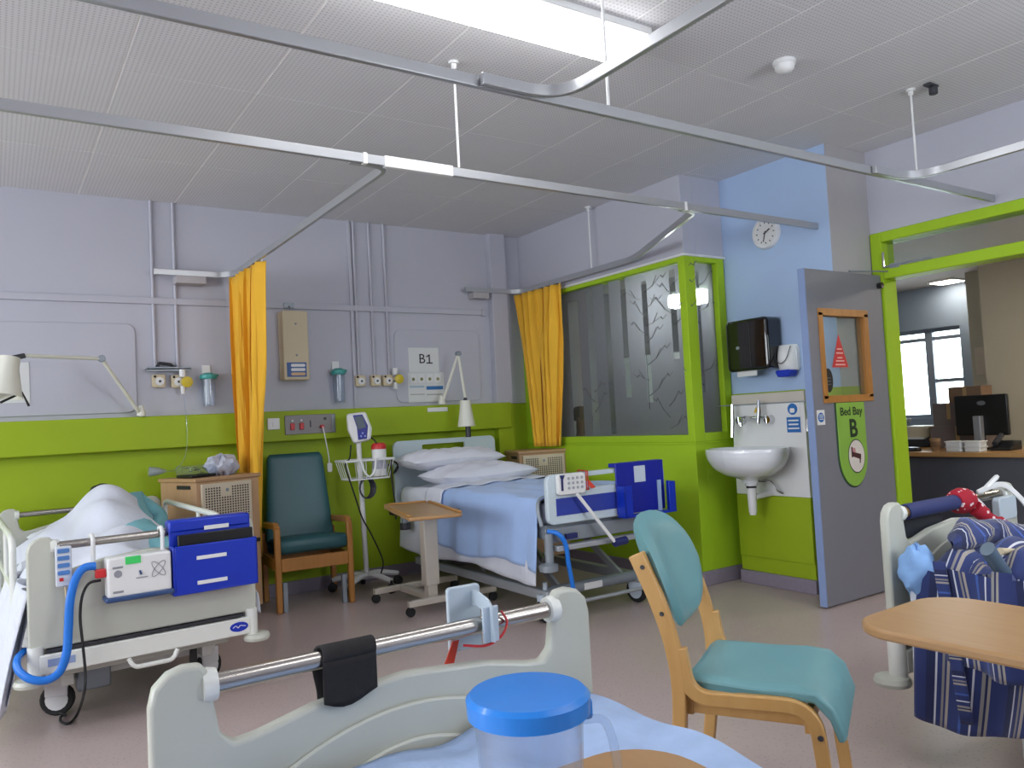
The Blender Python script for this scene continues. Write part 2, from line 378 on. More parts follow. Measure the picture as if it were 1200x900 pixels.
# --- back wall
wb = MB().span((XL, YB, 1.37), (XP + .1, YB + .15, ZT), 0).span((XL, YB, 0), (XP + .1, YB + .15, 1.37), 1)
wb.span((3.745, 5.865, 1.37), (3.91, YB, ZT), 0).span((3.745, 5.865, 0), (3.91, YB, 1.37), 1)
struct(wb.build('wall_back', [LILAC, GREEN], bev=.004), 'lilac upper and lime green lower wall behind the beds')
struct(MB().span((XL, 5.835, 1.155), (3.87, YB, 1.38)).build('trim_1', GREEN, bev=.006), 'lime green boxed service ledge along the back wall')
struct(MB().span((XL, 5.912, 2.166), (3.66, YB, 2.212)).span((3.66, 5.905, 2.158), (3.70, YB, 2.22)).build('trim_2', LILAC, bev=.003), 'thin painted cable trunking on the back wall')
struct(MB().span((XL, 5.92, 0), (XP, YB, .1)).build('baseboard_back', SKIRT, bev=.004))
for x in (.965, 1.112): struct(MB().cyl((x, 5.922, ZT), (x, 5.922, 1.72), .011, n=10).build('trim_3', LILAC), 'painted vertical gas pipe above the outlets')
for x in (2.475, 2.61, 2.742): struct(MB().cyl((x, 5.922, ZT), (x, 5.922, 1.63), .011, n=10).build('trim_4', LILAC), 'painted vertical gas pipe above the outlets')
struct(MB().span((2.425, 5.915, 1.38), (2.45, YB, ZT)).build('trim_5', LILAC, bev=.003))
for x0, x1 in ((-.9, .845), (2.8, 3.62)):
    o = MB().prism(rrect(x0, 1.412, x1, 2.025, .06), (0, YB, 0), (1, 0, 0), (0, 0, 1), .012).build('wall_panel', LILAC, bev=.004)
    tag(o, 'lilac painted rounded board behind the bent wall lamp' if x0 < 0 else 'lilac painted rounded board behind the B1 sign', 'wall board')
# --- left wall with daylight windows, front wall
segs = [YF] + [q for w in WINS for q in w] + [YB]; wl = MB()
for i in range(0, len(segs) - 1, 2): wl.span((XL - .2, segs[i], 0), (XL, segs[i + 1], ZT))
for a, b in WINS: wl.span((XL - .2, a, 0), (XL, b, WZ0)).span((XL - .2, a, WZ1), (XL, b, ZT))
struct(wl.build('wall_left', LILAC), 'lilac wall with the daylight windows')
for i, (a, b) in enumerate(WINS):
    m = MB(); m.span((XL - .14, a, WZ0), (XL - .08, a + .05, WZ1)).span((XL - .14, b - .05, WZ0), (XL - .08, b, WZ1)).span((XL - .14, a + .05, WZ0), (XL - .08, b - .05, WZ0 + .05)).span((XL - .14, a + .05, WZ1 - .05), (XL - .08, b - .05, WZ1))
    m.span((XL - .14, (a + b) / 2 - .025, WZ0 + .05), (XL - .08, (a + b) / 2 + .025, WZ1 - .05))
    struct(m.build('window_%d' % (i + 1), WHITE), 'white framed window letting in daylight')
segs = [XL - .2] + [q for w in FILL_WINS for q in w] + [XE + .1]; wf_ = MB()
for i in range(0, len(segs) - 1, 2): wf_.span((segs[i], YF - .15, 0), (segs[i + 1], YF, ZT))
for a, b in FILL_WINS: wf_.span((a, YF - .15, 0), (b, YF, FZ0)).span((a, YF - .15, FZ1), (b, YF, ZT))
struct(wf_.build('wall_front', LILAC), 'lilac wall with an added fill light window behind the near beds')
for i, (a, b) in enumerate(FILL_WINS):  # added window, brightens the faces turned towards the near wall
    m = MB().span((a + .05, YF - .12, FZ0), (b - .05, YF - .06, FZ0 + .05)).span((a + .05, YF - .12, FZ1 - .05), (b - .05, YF - .06, FZ1)).span((a, YF - .12, FZ0), (a + .05, YF - .06, FZ1)).span((b - .05, YF - .12, FZ0), (b, YF - .06, FZ1)).span(((a + b) / 2 - .025, YF - .12, FZ0 + .05), ((a + b) / 2 + .025, YF - .06, FZ1 - .05))
    struct(m.build('window_%d' % (i + 7), WHITE), 'white framed high window added over the near bedheads for fill light')
# --- glazed partition on the right
wr = MB().span((XP, YC, 2.335), (XP + .12, YB, ZT)).span((XP + .12, YC, 2.335), (XB, YC + .12, ZT))
struct(wr.build('wall_right', LILAC, bev=.003), 'lilac bulkhead over the glazed partition')
struct(MB().prism([(XP - .015, YB - .01), (XP - .015, YC - .015), (XB, YC - .015), (XB, YC), (XP, YC), (XP, YB - .01)], (0, 0, 2.318), (1, 0, 0), (0, 1, 0), .018).build('trim_6', WHITE, bev=.003), 'white bead under the bulkhead')
struct(MB().span((XP, YC, .1), (XP + .1, YB, 1.0)).span((XP + .1, YC, .1), (XB, YC + .1, 1.0)).span((XP - .006, YC - .006, .985), (XP, YB, .993)).span((XP, YC - .006, .985), (XB, YC, .993)).build('wall_partition', GFRAME, bev=.002), 'lime green panelling under the partition windows')
struct(MB().span((XP - .012, YC - .012, 0), (XP, YB, .1)).span((XP, YC - .012, 0), (XB - .012, YC, .1)).span((XP, YC, 0), (XP + .1, YB, .1)).build('baseboard_right', SKIRT, bev=.004))
w4 = MB().span((XP - .004, YC + .06, 1.0), (XP + .10, 5.80, 1.052)).span((XP - .004, YC + .06, 2.285), (XP + .10, 5.80, 2.32)).span((XP - .004, YC - .004, 1.0), (XP + .1, YC + .06, 2.32)).span((XP - .004, 5.80, 1.0), (XP + .1, YB, 2.32))
w4 = struct(w4.build('window_4', GFRAME, bev=.004), 'large lime framed window with frosted tree pattern')
MB().span((XP + .045, YC + .06, 1.052), (XP + .051, 5.80, 2.285)).build('pane', CLEAR, w4, world=True, smooth=False)
def film(parent, trunks, a0, a1, fixed, axis, z0=1.052, z1=2.285):
    m = MB(); cur = a0
    for t0, t1, zb, zt in sorted(trunks):
        for (p, q, u, w) in ((cur, t0, z0, z1), (t0, t1, zt, z1), (t0, t1, z0, zb)):
            if q - p < .002 or w - u < .002: continue
            if axis == 'y': m._add([(fixed, p, u), (fixed, q, u), (fixed, q, w), (fixed, p, w)], [(0, 1, 2, 3)])
            else: m._add([(p, fixed, u), (q, fixed, u), (q, fixed, w), (p, fixed, w)], [(0, 1, 2, 3)])
        cur = t1
    if axis == 'y': m._add([(fixed, cur, z0), (fixed, a1, z0), (fixed, a1, z1), (fixed, cur, z1)], [(0, 1, 2, 3)])
    else: m._add([(cur, fixed, z0), (a1, fixed, z0), (a1, fixed, z1), (cur, fixed, z1)], [(0, 1, 2, 3)])
    o = m.build('frosted_film', FROST, parent, world=True, smooth=False); o['label'] = 'frosted film cut with bare tree trunks'; return o
def yy(px, py): return PX(px, py, 'x', XP + .05).y
trunks = []
for p0, p1, py, zb, zt in ((668, 680, 400, 1.052, 2.20), (690, 698, 400, 1.052, 2.26), (711, 717, 400, 1.07, 2.285), (731, 737, 400, 1.35, 2.285), (756, 762, 400, 1.30, 2.22), (786, 793, 350, 1.60, 2.25)):
    trunks.append((yy(p1, py), yy(p0, py), zb, zt))
film(w4, trunks, YC + .06, 5.80, XP + .044, 'y')
BRANCH = glassmat('clear_branch_cut', '#8e8c90', .55, .3)
def branches(parent, base, fixed, axis, specs):
    m = MB()
    for pts in specs:
        q = [V((fixed, base + a, z)) if axis == 'y' else V((base + a, fixed, z)) for a, z in pts]
        m.tube(q, [.0045] + [.003] * (len(q) - 2) + [.0015] if len(q) > 2 else [.004, .0015], 4)
    o = m.build('branch_cutouts', BRANCH, parent, world=True, smooth=False); o['kind'] = 'stuff'; o['label'] = 'thin bare twigs of the tree pattern'
def tree(c, z0, z1, n, s):
    r = random.Random(s); out = []
    for i in range(n):
        z = z0 + (z1 - z0) * i / n; sg = 1 if i % 2 else -1; l = r.uniform(.10, .20); up = r.uniform(.04, .16)
        p1 = (c + sg * l * .5, z + up * .35); p2 = (c + sg * l, z + up)
        out.append([(c, z), p1, p2]); out.append([p1, (p1[0] + sg * .05, p1[1] + .07)]); out.append([p2, (p2[0] + sg * .02, p2[1] - .02), (p2[0] + sg * .06, p2[1] + .01)])
    return out
tr5 = (trunks[4][0] + trunks[4][1]) / 2; tr6 = (trunks[5][0] + trunks[5][1]) / 2; tr2 = (trunks[1][0] + trunks[1][1]) / 2
branches(w4, 0, XP + .040, 'y', tree(tr5, 1.75, 2.2, 7, 3) + tree(tr6, 1.85, 2.22, 5, 5) + tree(tr2, 1.25, 1.5, 3, 8) + tree(tr6 + .1, 1.1, 1.35, 3, 9) + tree(tr5, 1.35, 1.7, 3, 2) + [[(tr5 + .012, 1.25), (tr5 + .012, 1.72)]])
w5 = MB().span((XP + .1, YC - .004, 1.0), (4.43, YC + .1, 1.06)).span((XP + .1, YC - .004, 2.285), (4.43, YC + .1, 2.32)).span((4.43, YC - .004, 1.0), (XB - .01, YC + .1, 2.32))
w5 = struct(w5.build('window_5', GFRAME, bev=.004), 'narrow lime framed window at the partition corner')
MB().span((XP + .1, YC + .045, 1.06), (4.43, YC + .051, 2.285)).build('pane', CLEAR, w5, world=True, smooth=False)
film(w5, [(4.255, 4.285, 1.35, 2.23)], XP + .1, 4.43, YC + .044, 'x', 1.06)
branches(w5, 0, YC + .040, 'x', tree(4.27, 1.85, 2.2, 4, 6) + tree(4.27, 1.4, 1.7, 3, 12))
# --- blue wall with the wash basin, recess, entrance wall
wbl = MB().span((XB, YR, 1.325), (XB + .12, YC + .12, ZT), 0).span((XB, YR, 0), (XB + .12, YC + .12, 1.325), 1)
struct(wbl.build('wall_blue', [BLUEW, GREEN]), 'pale blue wall over lime green beside the doorway')
struct(MB().span((XB + .002, YR - .002, 1.325), (XE, YR + .1, ZT), 0).span((XB + .002, YR - .002, 0), (XE, YR + .1, 1.325), 1).build('wall_recess', [GREYW, GREEN]), 'grey return wall behind the open door')
struct(MB().span((XB - .012, YR - .012, 0), (XB, YC, .1)).span((XB - .012, YR - .014, 0), (XE, YR - .002, .1)).build('baseboard_blue', SKIRT, bev=.004))
we = MB().span((XE, YF, 2.335), (XE + .15, YR + .1, ZT)).span((XE, YF, 0), (XE + .15, .1, 2.335)).span((XE, 2.985, 0), (XE + .15, YR + .1, 2.335))
struct(we.build('wall_entrance', LILAC), 'lilac wall around the wide lime doorway')
fr = MB()
fr.span((XE - .02, 2.915, 0), (XE + .13, 2.992, 2.338)).span((XE - .02, .18, 2.27), (XE + .13, 2.915, 2.338)).span((XE - .02, .18, 2.022), (XE + .13, 2.915, 2.095)).span((XE - .02, .1, 0), (XE + .13, .18, 2.338)).span((XE - .015, 1.3, 2.095), (XE + .12, 1.36, 2.27))
d1 = struct(fr.build('door_1', GFRAME, bev=.005), 'lime green doorway frame with a transom window')
MB().span((XE + .05, .18, 2.095), (XE + .056, 2.915, 2.27)).build('transom_pane', CLEAR, d1, world=True, smooth=False)
# --- room behind the partition, and the nurses' area beyond the doorway
struct(MB().span((XP + .12, YB, 0), (6.5, YB + .15, ZC)).build('wall_office_back', GREYW), 'grey wall of the office behind the frosted window')
struct(MB().span((6.4, 4.0, 0), (6.5, YB, ZC)).build('wall_office_side', GREYW), 'grey side wall of the office')
struct(MB().span((XB + .12, YC + .02, 0), (6.5, YC + .12, ZC)).build('wall_office_front', GREYW), 'grey front wall of the office')
struct(MB().span((XP + .12, YC + .12, 2.62), (6.5, YB, 2.7)).build('ceiling', GRID), 'pale ceiling of the office')
struct(MB().span((XE + .15, YF, 2.42), (9.0, 6.2, 2.52)).build('ceiling', mat('corridor_ceiling_paint', '#c9c5c2', .7, vary=.02)), 'smooth pale ceiling of the staff area')
wf = MB(); wy0, wy1, wz0, wz1 = 4.22, 5.2, 1.0, 1.97
wf.span((XFAR, YF, 0), (XFAR + .2, wy0, 2.42)).span((XFAR, wy1, 0), (XFAR + .2, 6.2, 2.42)).span((XFAR, wy0, 0), (XFAR + .2, wy1, wz0)).span((XFAR, wy0, wz1), (XFAR + .2, wy1, 2.42))
struct(wf.build('wall_far', mat('slate_blue_wall_paint', '#8796a8', .6, vary=.03)), 'slate blue far wall of the staff area')
struct(MB().span((7.7, .4, 0), (7.85, 3.62, 2.42)).span((7.95, 3.5, 0), (8.08, 3.86, 2.42)).build('wall_beige', BEIGEW), 'plain beige wall of the staff area')
struct(MB().span((XE + .15, YF - .1, 0), (9.0, YF, 2.42)).span((6.5, 6.1, 0), (9.0, 6.2, 2.42)).build('wall_corridor', BEIGEW), 'beige corridor wall')
wm = mat('grey_window_aluminium', '#8d97a6', .4, .2)
m = MB().span((XFAR + .05, wy0 + .03, wz0), (XFAR + .1, wy1 - .03, wz0 + .04)).span((XFAR + .05, wy0 + .03, wz1 - .04), (XFAR + .1, wy1 - .03, wz1)).span((XFAR + .05, wy0, wz0), (XFAR + .1, wy0 + .03, wz1)).span((XFAR + .05, wy1 - .03, wz0), (XFAR + .1, wy1, wz1)).span((XFAR + .04, 4.54, wz0 + .04), (XFAR + .099, 4.62, wz1 - .04)).span((XFAR + .045, wy0 + .03, 1.84), (XFAR + .098, 4.54, 1.88)).span((XFAR + .045, 4.62, 1.84), (XFAR + .098, wy1 - .03, 1.88)).span((XFAR + .046, wy0 + .03, 1.38), (XFAR + .097, 4.54, 1.42))
w6 = struct(m.build('window_6', wm, bev=.003), 'bright grey framed window in the staff area')
MB().span((XFAR + .07, wy0, wz0), (XFAR + .074, wy1, wz1)).build('pane', CLEAR, w6, world=True, smooth=False)

# ================================================================ CEILING FITTINGS
prof = [(-.115, .065), (-.11, .03), (-.07, .005), (0, 0), (.07, .005), (.11, .03), (.115, .065)]
def batten(label, cx, cy):
    t = thing('ceiling_light', label, 'ceiling light', (cx, cy, 2.80))
    MB().span((cx - .75, cy - .13, 2.865), (cx + .75, cy + .13, 2.90)).build('base_tray', WHITE, t, world=True, bev=.004)
    def dif(u, v):
        q = v * (len(prof) - 1); i = min(int(q), len(prof) - 2); f = q - i
        return V((cx - .71 + u * 1.43, cy + prof[i][0] * (1 - f) + prof[i + 1][0] * f, 2.80 + prof[i][1] * (1 - f) + prof[i + 1][1] * f))
    MB().grid(dif, 2, 12).build('diffuser', TUBELIGHT, t, world=True)
    for xx in (cx - .725, cx + .745): MB().prism(prof, (xx - .012, cy, 2.80), (0, 1, 0), (0, 0, 1), .024).build('end_cap', WHITE, t, world=True, bev=.003)
batten('long lit fluorescent ceiling light with curved diffuser over the curtain tracks', 1.68, 2.53)
batten('added fluorescent fill light further left, out of view', -1.4, 2.53)  # extra batten out of view, added to even out the ward light
batten('added fluorescent fill light above the near beds, out of view', 1.68, .1)  # second unseen batten, added as fill over the near half
t = thing('ceiling_light', 'lit square panel in the staff area ceiling', 'ceiling light', (8.26, 4.19, 2.40)); MB().span((8.13, 4.06, 2.405), (8.40, 4.33, 2.42)).build('frame', WHITE, t, world=True); MB().span((8.15, 4.08, 2.40), (8.38, 4.31, 2.406)).build('diffuser', mat('warm_lit_panel', '#fff2e0', .5, emit=28), t, world=True)
t = thing('ceiling_light', 'lit panel shining behind the frosted window', 'ceiling light', (4.5, 4.23, 2.03))
MB().span((4.43, 4.04, 2.13), (4.57, 4.42, 2.15)).cyl((4.5, 4.12, 2.15), (4.5, 4.12, 2.62), .006).cyl((4.5, 4.34, 2.15), (4.5, 4.34, 2.62), .006).build('frame', WHITE, t, world=True)
MB().span((4.44, 4.05, 2.03), (4.56, 4.41, 2.13)).build('diffuser', mat('office_lit_panel', '#ffffff', .5, emit=38), t, world=True, bev=.02)
t = thing('ceiling_light', 'added unseen square panel brightening the staff area', 'ceiling light', (6.6, 1.6, 2.40)); MB().span((6.3, 1.3, 2.405), (6.9, 1.9, 2.42)).build('frame', WHITE, t, world=True); MB().span((6.33, 1.33, 2.40), (6.87, 1.87, 2.406)).build('diffuser', mat('warm_lit_panel', '#fff2e0', .5, emit=28), t, world=True)  # unseen panel added to light the staff area
t = thing('ceiling_light', 'added square fill panel in the office ceiling', 'ceiling light', (5.5, 5.0, 2.60)); MB().span((5.3, 4.7, 2.605), (5.9, 5.3, 2.62)).build('frame', WHITE, t, world=True); MB().span((5.33, 4.73, 2.60), (5.87, 5.27, 2.606)).build('diffuser', mat('office_fill_panel', '#fff8ee', .5, emit=9), t, world=True)  # panel added to brighten the office behind the frosted film
t = thing('smoke_detector', 'white round smoke detector on the ceiling tiles', 'smoke detector', (3.256, 2.344, 2.84))
MB().lathe([(.055, .06), (.055, .045), (.05, .04)], (3.256, 2.344, 2.84)).build('base', WHITE, t, world=True)
MB().lathe([(.048, .042), (.046, .02), (.03, .004), (0, 0)], (3.256, 2.344, 2.84)).build('sensor_head', WHITE, t, world=True)

# curtain tracks -----------------------------------------------------------
RZ = 2.38
def track(name, label, paths, connectors=()):
    t = thing(name, label, 'curtain track', paths[0][0])
    for p in paths: MB().rect_sweep(p, .022, .042).build('rail', ALU, t, world=True, bev=.003)
    for c, d in connectors: MB().box(c, d).build('connector', WHITE, t, world=True, bev=.003)
    return t
def rod(t, x, y, z1=RZ + .02, big=False):
    MB().cyl((x, y, z1), (x, y, ZC), .006, n=8).build('drop_rod', WHITE, t, world=True)
    MB().lathe([(.024, ZC - .012), (.024, ZC)], (x, y, 0), 16).cyl((x, y, ZC - .035), (x, y, ZC - .012), .013, n=10).build('ceiling_cup', WHITE, t, world=True)
def Z(pts, z=RZ): return [V((x, y, z)) for x, y in pts]
t = track('curtain_track', 'long white curtain track running to the clock wall', [Z([(XL, 3.09), (XB, 3.09)])], [((1.36, 3.09, RZ), (.02, .028, .05)), ((1.62, 3.09, RZ), (.34, .028, .05)), ((3.30, 3.09, RZ), (.02, .028, .05))])
rod(t, 1.823, 3.08)
t = track('curtain_track', 'curtain track branch carrying the yellow curtain by the green armchair', [fillet(Z([(1.30, 3.12), (1.49, 3.12), (1.49, 5.83), (.96, 5.83)]), .16, 8)])
MB().span((1.10, 5.80, RZ - .075), (1.30, YB, RZ - .022)).build('wall_bracket', GREYW, t, world=True, bev=.003)
t = track('curtain_track', 'bent curtain track branch along the frosted window', [fillet(Z([(3.28, 3.12), (3.42, 3.12), (4.035, 4.33), (4.035, 5.86), (3.47, 5.86)]), .14, 8)])
MB().span((3.54, 5.84, RZ - .075), (3.70, YB, RZ - .022)).build('wall_bracket', GREYW, t, world=True, bev=.003); rod(t, 4.03, 4.81)
t = track('curtain_track', 'long curtain track nearest the camera ending at the doorway wall', [Z([(XL, 2.215), (XE, 2.215)])])
rod(t, 2.0, 2.23); rod(t, 4.19, 2.24)
track('curtain_track', 'curtain track curving towards the camera under the ceiling light', [fillet(Z([(1.40, 2.185), (1.735, 2.185), (1.735, YF)]), .3, 10)])
track('curtain_track', 'bright curtain track curving away by the lime doorway', [fillet(Z([(3.7, 2.19), (4.04, 2.19), (4.04, YF)]), .3, 10)])
o = MB().box((4.23, 2.15, ZC - .006), (.09, .04, .012)).cyl((4.25, 2.15, ZC - .05), (4.25, 2.15, ZC - .01), .022, n=12).build('ceiling_sensor', DARK, bev=.004); tag(o, 'small black sensor beside a track rod on the ceiling', 'sensor')

# curtains -----------------------------------------------------------------
def curtain(name, label, top, bot, zt, zb, folds, amp, normal, pinch=.0, seed=1):
    """cloth gathered along the line top[0]..top[1], hanging to bot[0]..bot[1]"""
    r = random.Random(seed); ph = [r.uniform(0, 6) for _ in range(4)]; n = V(normal)
    def fn(u, v):
        a = V(top[0]).lerp(V(top[1]), u); b = V(bot[0]).lerp(V(bot[1]), u); w = v ** (.8 + pinch)
        p = a.lerp(b, w); z = zt + (zb - zt) * v
        k = 2 * PI * folds * (u + .02 * math.sin(4 * v + ph[0]))
        wob = math.sin(k + .5 * math.sin(3 * v + ph[1])) + .35 * math.sin(2.3 * k + ph[2] + 2 * v)
        side = V((n.y, -n.x, 0)) * (math.sin(2 * k + ph[3]) * amp * .5)
        g = (.55 + .45 * min(1, v * 3)) * (1 - .45 * v); return V((p[0], p[1], z)) + n * (wob * amp * g) + side * g
    t = thing(name, label, 'curtain', (top[0][0], top[0][1], zb))
    MB().grid(fn, folds * 12, 26).build('cloth', YELLOW, t, world=True, solid=.003)
    for i in range(folds + 1):
        p = V(top[0]).lerp(V(top[1]), i / folds); MB().tube([(p.x, p.y, zt - .005), (p.x, p.y, RZ - .02)], .004, 6).build('hook', WHITE, t, world=True)
    return t
curtain('yellow_curtain', 'yellow curtain gathered beside the green armchair', ((1.47, 5.80), (1.50, 5.12)), ((1.50, 5.86), (1.555, 5.62)), 2.35, .36, 6, .046, (1, 0, 0), seed=4)
curtain('yellow_curtain', 'yellow curtain tied back beside the frosted window', ((4.0, 5.86), (4.02, 5.22)), ((4.0, 5.66), (4.02, 5.36)), 2.35, .98, 6, .045, (-1, 0, 0), seed=9)

# ================================================================ BACK WALL FITTINGS
def outlet(x, z, label):
    t = thing('gas_outlet', label, 'gas outlet', (x, YB, z - .045), group='gas outlets on the back wall')
    MB().prism(rrect(x - .042, z - .045, x + .042, z + .045, .012), (0, YB, 0), (1, 0, 0), (0, 0, 1), .045).build('body', CREAMBOX, t, world=True, bev=.004)
    MB().lathe([(.03, 0), (.028, .012), (.012, .014)], (x + .004, YB - .045, z - .004), 20, (0, -1, 0)).build('socket_ring', WHITE, t, world=True)
    MB().lathe([(.011, .0), (.009, .016)], (x + .004, YB - .045, z - .004), 12, (0, -1, 0)).build('socket', DARK, t, world=True)
    MB().cyl((x - .026, YB - .043, z + .03), (x - .026, YB - .05, z + .03), .009, n=10).build('status_dot', INK, t, world=True)
def flowmeter(x, z, label):
    t = thing('flowmeter', label, 'flowmeter', (x, 5.84, z - .085))
    MB().lathe([(.022, .085), (.022, .035), (.016, .03)], (x, 5.855, z), 16).build('cap', WHITE, t, world=True)
    MB().cyl((x, YB - .045, z), (x, 5.835, z), .018, n=14).build('stem', CREAMBOX, t, world=True)
    MB().lathe([(.038, 0), (.038, .016), (.01, .022)], (x + .025, 5.845, z - .005), 20, (0, -1, 0)).build('dial', mat('yellow_dial', '#c9b428', .4), t, world=True)
    MB().cyl((x, 5.855, z - .03), (x, 5.855, z - .085), .018, .014, n=14).build('nozzle', WHITE, t, world=True)
outlet(.982, 1.625, 'cream gas outlet at the left end under the small metal shelf'); outlet(1.105, 1.62, 'cream gas outlet holding the yellow flowmeter by the teal suction jar')
outlet(2.475, 1.60, 'first cream gas outlet right of the clear suction jar'); outlet(2.61, 1.60, 'middle cream gas outlet of the three by the B1 sign'); outlet(2.715, 1.60, 'cream gas outlet nearest the B1 sign')
flowmeter(1.13, 1.615, 'white flowmeter with yellow dial under the small metal shelf'); flowmeter(2.762, 1.61, 'white flowmeter with yellow dial beside the B1 sign')
t = thing('metal_shelf', 'small metal shelf over the two left gas outlets', 'shelf', (1.04, YB, 1.69))
MB().span((.90, 5.86, 1.70), (1.19, YB, 1.712)).span((.90, 5.86, 1.69), (1.19, 5.865, 1.72)).build('tray', GREYMET, t, world=True, bev=.002)
MB().tube([(.97, 5.9, 1.715), (.99, 5.9, 1.75), (1.06, 5.9, 1.74), (1.09, 5.9, 1.715)], .012, 8).build('valve', DARK, t, world=True)
def jar(x, z0, z1, label):
    t = thing('suction_jar', label, 'suction jar', (x, 5.86, z0)); h = z1 - z0
    MB().lathe([(.0, .004), (.042, .004), (.046, h * .3), (.048, h * .82), (.045, h * .82), (.043, h * .3), (.038, .01)], (x, 5.87, z0)).build('vessel', JUG, t, world=True)
    MB().lathe([(.056, h * .82), (.06, h * .86), (.058, h * .93), (.03, h), (.0, h)], (x, 5.87, z0)).build('lid', mat('teal_lid_plastic', '#3f9f9a', .35), t, world=True)
    MB().tube([(x + .035, 5.87, z1 - .012), (x + .07, 5.87, z1 - .02)], .008).build('spigot', mat('teal_lid_plastic', '#3f9f9a', .35), t, world=True)
    MB().span((x - .03, 5.925, z1 - .02), (x + .03, YB, z1 + .06)).build('bracket', WHITE, t, world=True, bev=.003)
    MB().cyl((x, 5.87, z0 + .02), (x, 5.87, z1 - .03), .011, n=10).build('float_tube', WHITE, t, world=True)
jar(1.305, 1.43, 1.675, 'clear suction jar with teal lid left of the first curtain'); jar(2.282, 1.425, 1.70, 'clear suction jar with teal lid over the socket panel')
t = thing('call_box', 'tall beige wall box with a blue label', 'wall box', (1.94, YB, 1.61))
MB().prism(rrect(1.84, 1.61, 2.04, 2.14, .015), (0, YB, 0), (1, 0, 0), (0, 0, 1), .10).build('cover', CREAMBOX, t, world=True, bev=.008)
for z in (1.80, 2.04): MB().lathe([(.009, 0), (.006, .004)], (1.945, YB - .10, z), 10, (0, -1, 0)).build('screw', GREYMET, t, world=True)
lb = MB().span((1.865, 5.832, 1.635), (2.015, 5.836, 1.745)).build('label_plate', mat('label_blue', '#3a5f9c', .5), t, world=True)
for i, (z, c) in enumerate(((1.722, WHITE), (1.69, WHITE), (1.657, mat('label_peach', '#d8b48a', .5)))): MB().prism(rrect(1.895, z - .011, 2.005, z + .011, .01), (0, 5.832, 0), (1, 0, 0), (0, 0, 1), .002).build('label_line', c, t, world=True)
o = MB().span((1.88, 5.90, 2.17), (1.96, YB, 2.21)).tube([(1.92, 5.9, 2.18), (1.92, 5.87, 2.17), (1.92, 5.87, 2.15)], .006).build('wall_clip', GREYMET, bev=.002); tag(o, 'small grey metal clip over the beige wall box', 'clip')
t = thing('socket_panel', 'grey metal socket panel with two red switches on the ledge', 'socket panel', (2.02, 5.835, 1.20))
MB().span((1.83, 5.825, 1.20), (2.225, 5.835, 1.345)).build('plate', mat('grey_socket_plate', '#807c7c', .45, .3), t, world=True, bev=.003)
for x in (1.885, 1.955):
    s = MB().span((x - .016, 5.813, 1.235), (x + .016, 5.825, 1.285)).build('rocker_switch', RED, t, world=True, bev=.003)
    MB().cyl((x, 5.825, 1.305), (x, 5.818, 1.305), .007, n=8).build('indicator', WHITE, t, world=True)
MB().span((2.02, 5.822, 1.25), (2.03, 5.825, 1.30)).build('slot', DARK, t, world=True); MB().span((2.13, 5.822, 1.30), (2.15, 5.825, 1.32)).build('slot', DARK, t, world=True)
MB().span((2.195, 5.822, 1.21), (2.215, 5.825, 1.335)).build('side_strip', GREYMET, t, world=True)
t = thing('nurse_call_bell', 'white call bell on a thin lead with a red plug below the socket panel', 'call bell', (2.12, 5.8, .9))
MB().cyl((2.11, 5.825, 1.25), (2.11, 5.795, 1.25), .014, n=12).build('plug', RED, t, world=True)
MB().tube(smoothpath([(2.11, 5.795, 1.25), (2.12, 5.78, 1.16), (2.145, 5.79, 1.02), (2.15, 5.8, .95)]), .004, 6).build('lead', WHITE, t, world=True)
MB().prism(rrect(2.135, .90, 2.17, .97, .012), (0, 5.81, 0), (1, 0, 0), (0, 0, 1), .02).build('call_button', WHITE, t, world=True, bev=.003)
t = thing('light_switch', 'small white switch plate half behind the curtain', 'switch', (1.755, 5.835, 1.24)); MB().span((1.70, 5.822, 1.245), (1.79, 5.835, 1.33)).build('plate', WHITE, t, world=True, bev=.004); MB().span((1.735, 5.817, 1.27), (1.755, 5.823, 1.305)).build('rocker', WHITE, t, world=True, bev=.002)
# paper signs
t = thing('bed_sign', 'white paper bed sign reading B1', 'sign', (3.06, 5.922, 1.66)); MB().span((2.92, 5.919, 1.665), (3.205, 5.922, 1.872)).build('sheet', PAPER, t, world=True)
text('lettering', 'B', .115, (3.045, 5.917, 1.775), (1, 0, 0), (0, 0, 1), INK, t)
MB().prism([(3.085, 1.737), (3.145, 1.737), (3.145, 1.747), (3.121, 1.747), (3.121, 1.815), (3.111, 1.815), (3.085, 1.798), (3.089, 1.789), (3.109, 1.801), (3.109, 1.747), (3.085, 1.747)], (0, 5.918, 0), (1, 0, 0), (0, 0, 1), .001).build('lettering', INK, t, world=True)
t = thing('care_chart', 'laminated chart with four small cards below the B1 sign', 'chart', (3.07, 5.922, 1.41)); MB().span((2.905, 5.919, 1.412), (3.245, 5.922, 1.662)).build('sheet', PAPER, t, world=True)
for i in range(4):
    x = 2.955 + i * .077; c = MB().span((x - .03, 5.914, 1.575), (x + .03, 5.919, 1.648)).build('card', WHITE, t, world=True)
    MB().lathe([(.014, 0), (.012, .002)], (x, 5.914, 1.606), 12, (0, -1, 0)).build('card_mark', mat('olive_mark', '#7d8048', .6), t, world=True)
for a, b, z0, z1, c in ((2.92, 3.055, 1.535, 1.55, mat('pale_blue_print', '#9db9c8', .6)), (3.075, 3.235, 1.515, 1.545, mat('blue_print', '#2f6fae', .6)), (2.92, 3.055, 1.475, 1.482, mat('grey_print', '#9a9a94', .6)), (3.075, 3.225, 1.47, 1.478, mat('grey_print', '#9a9a94', .6))): MB().span((a, 5.917, z0), (b, 5.919, z1)).build('printed_line', c, t, world=True)
o = MB().span((3.03, 5.828, 1.325), (3.22, 5.835, 1.36)).build('name_strip', WHITE, bev=.002); tag(o, 'blank white name strip on the ledge below the chart', 'strip')
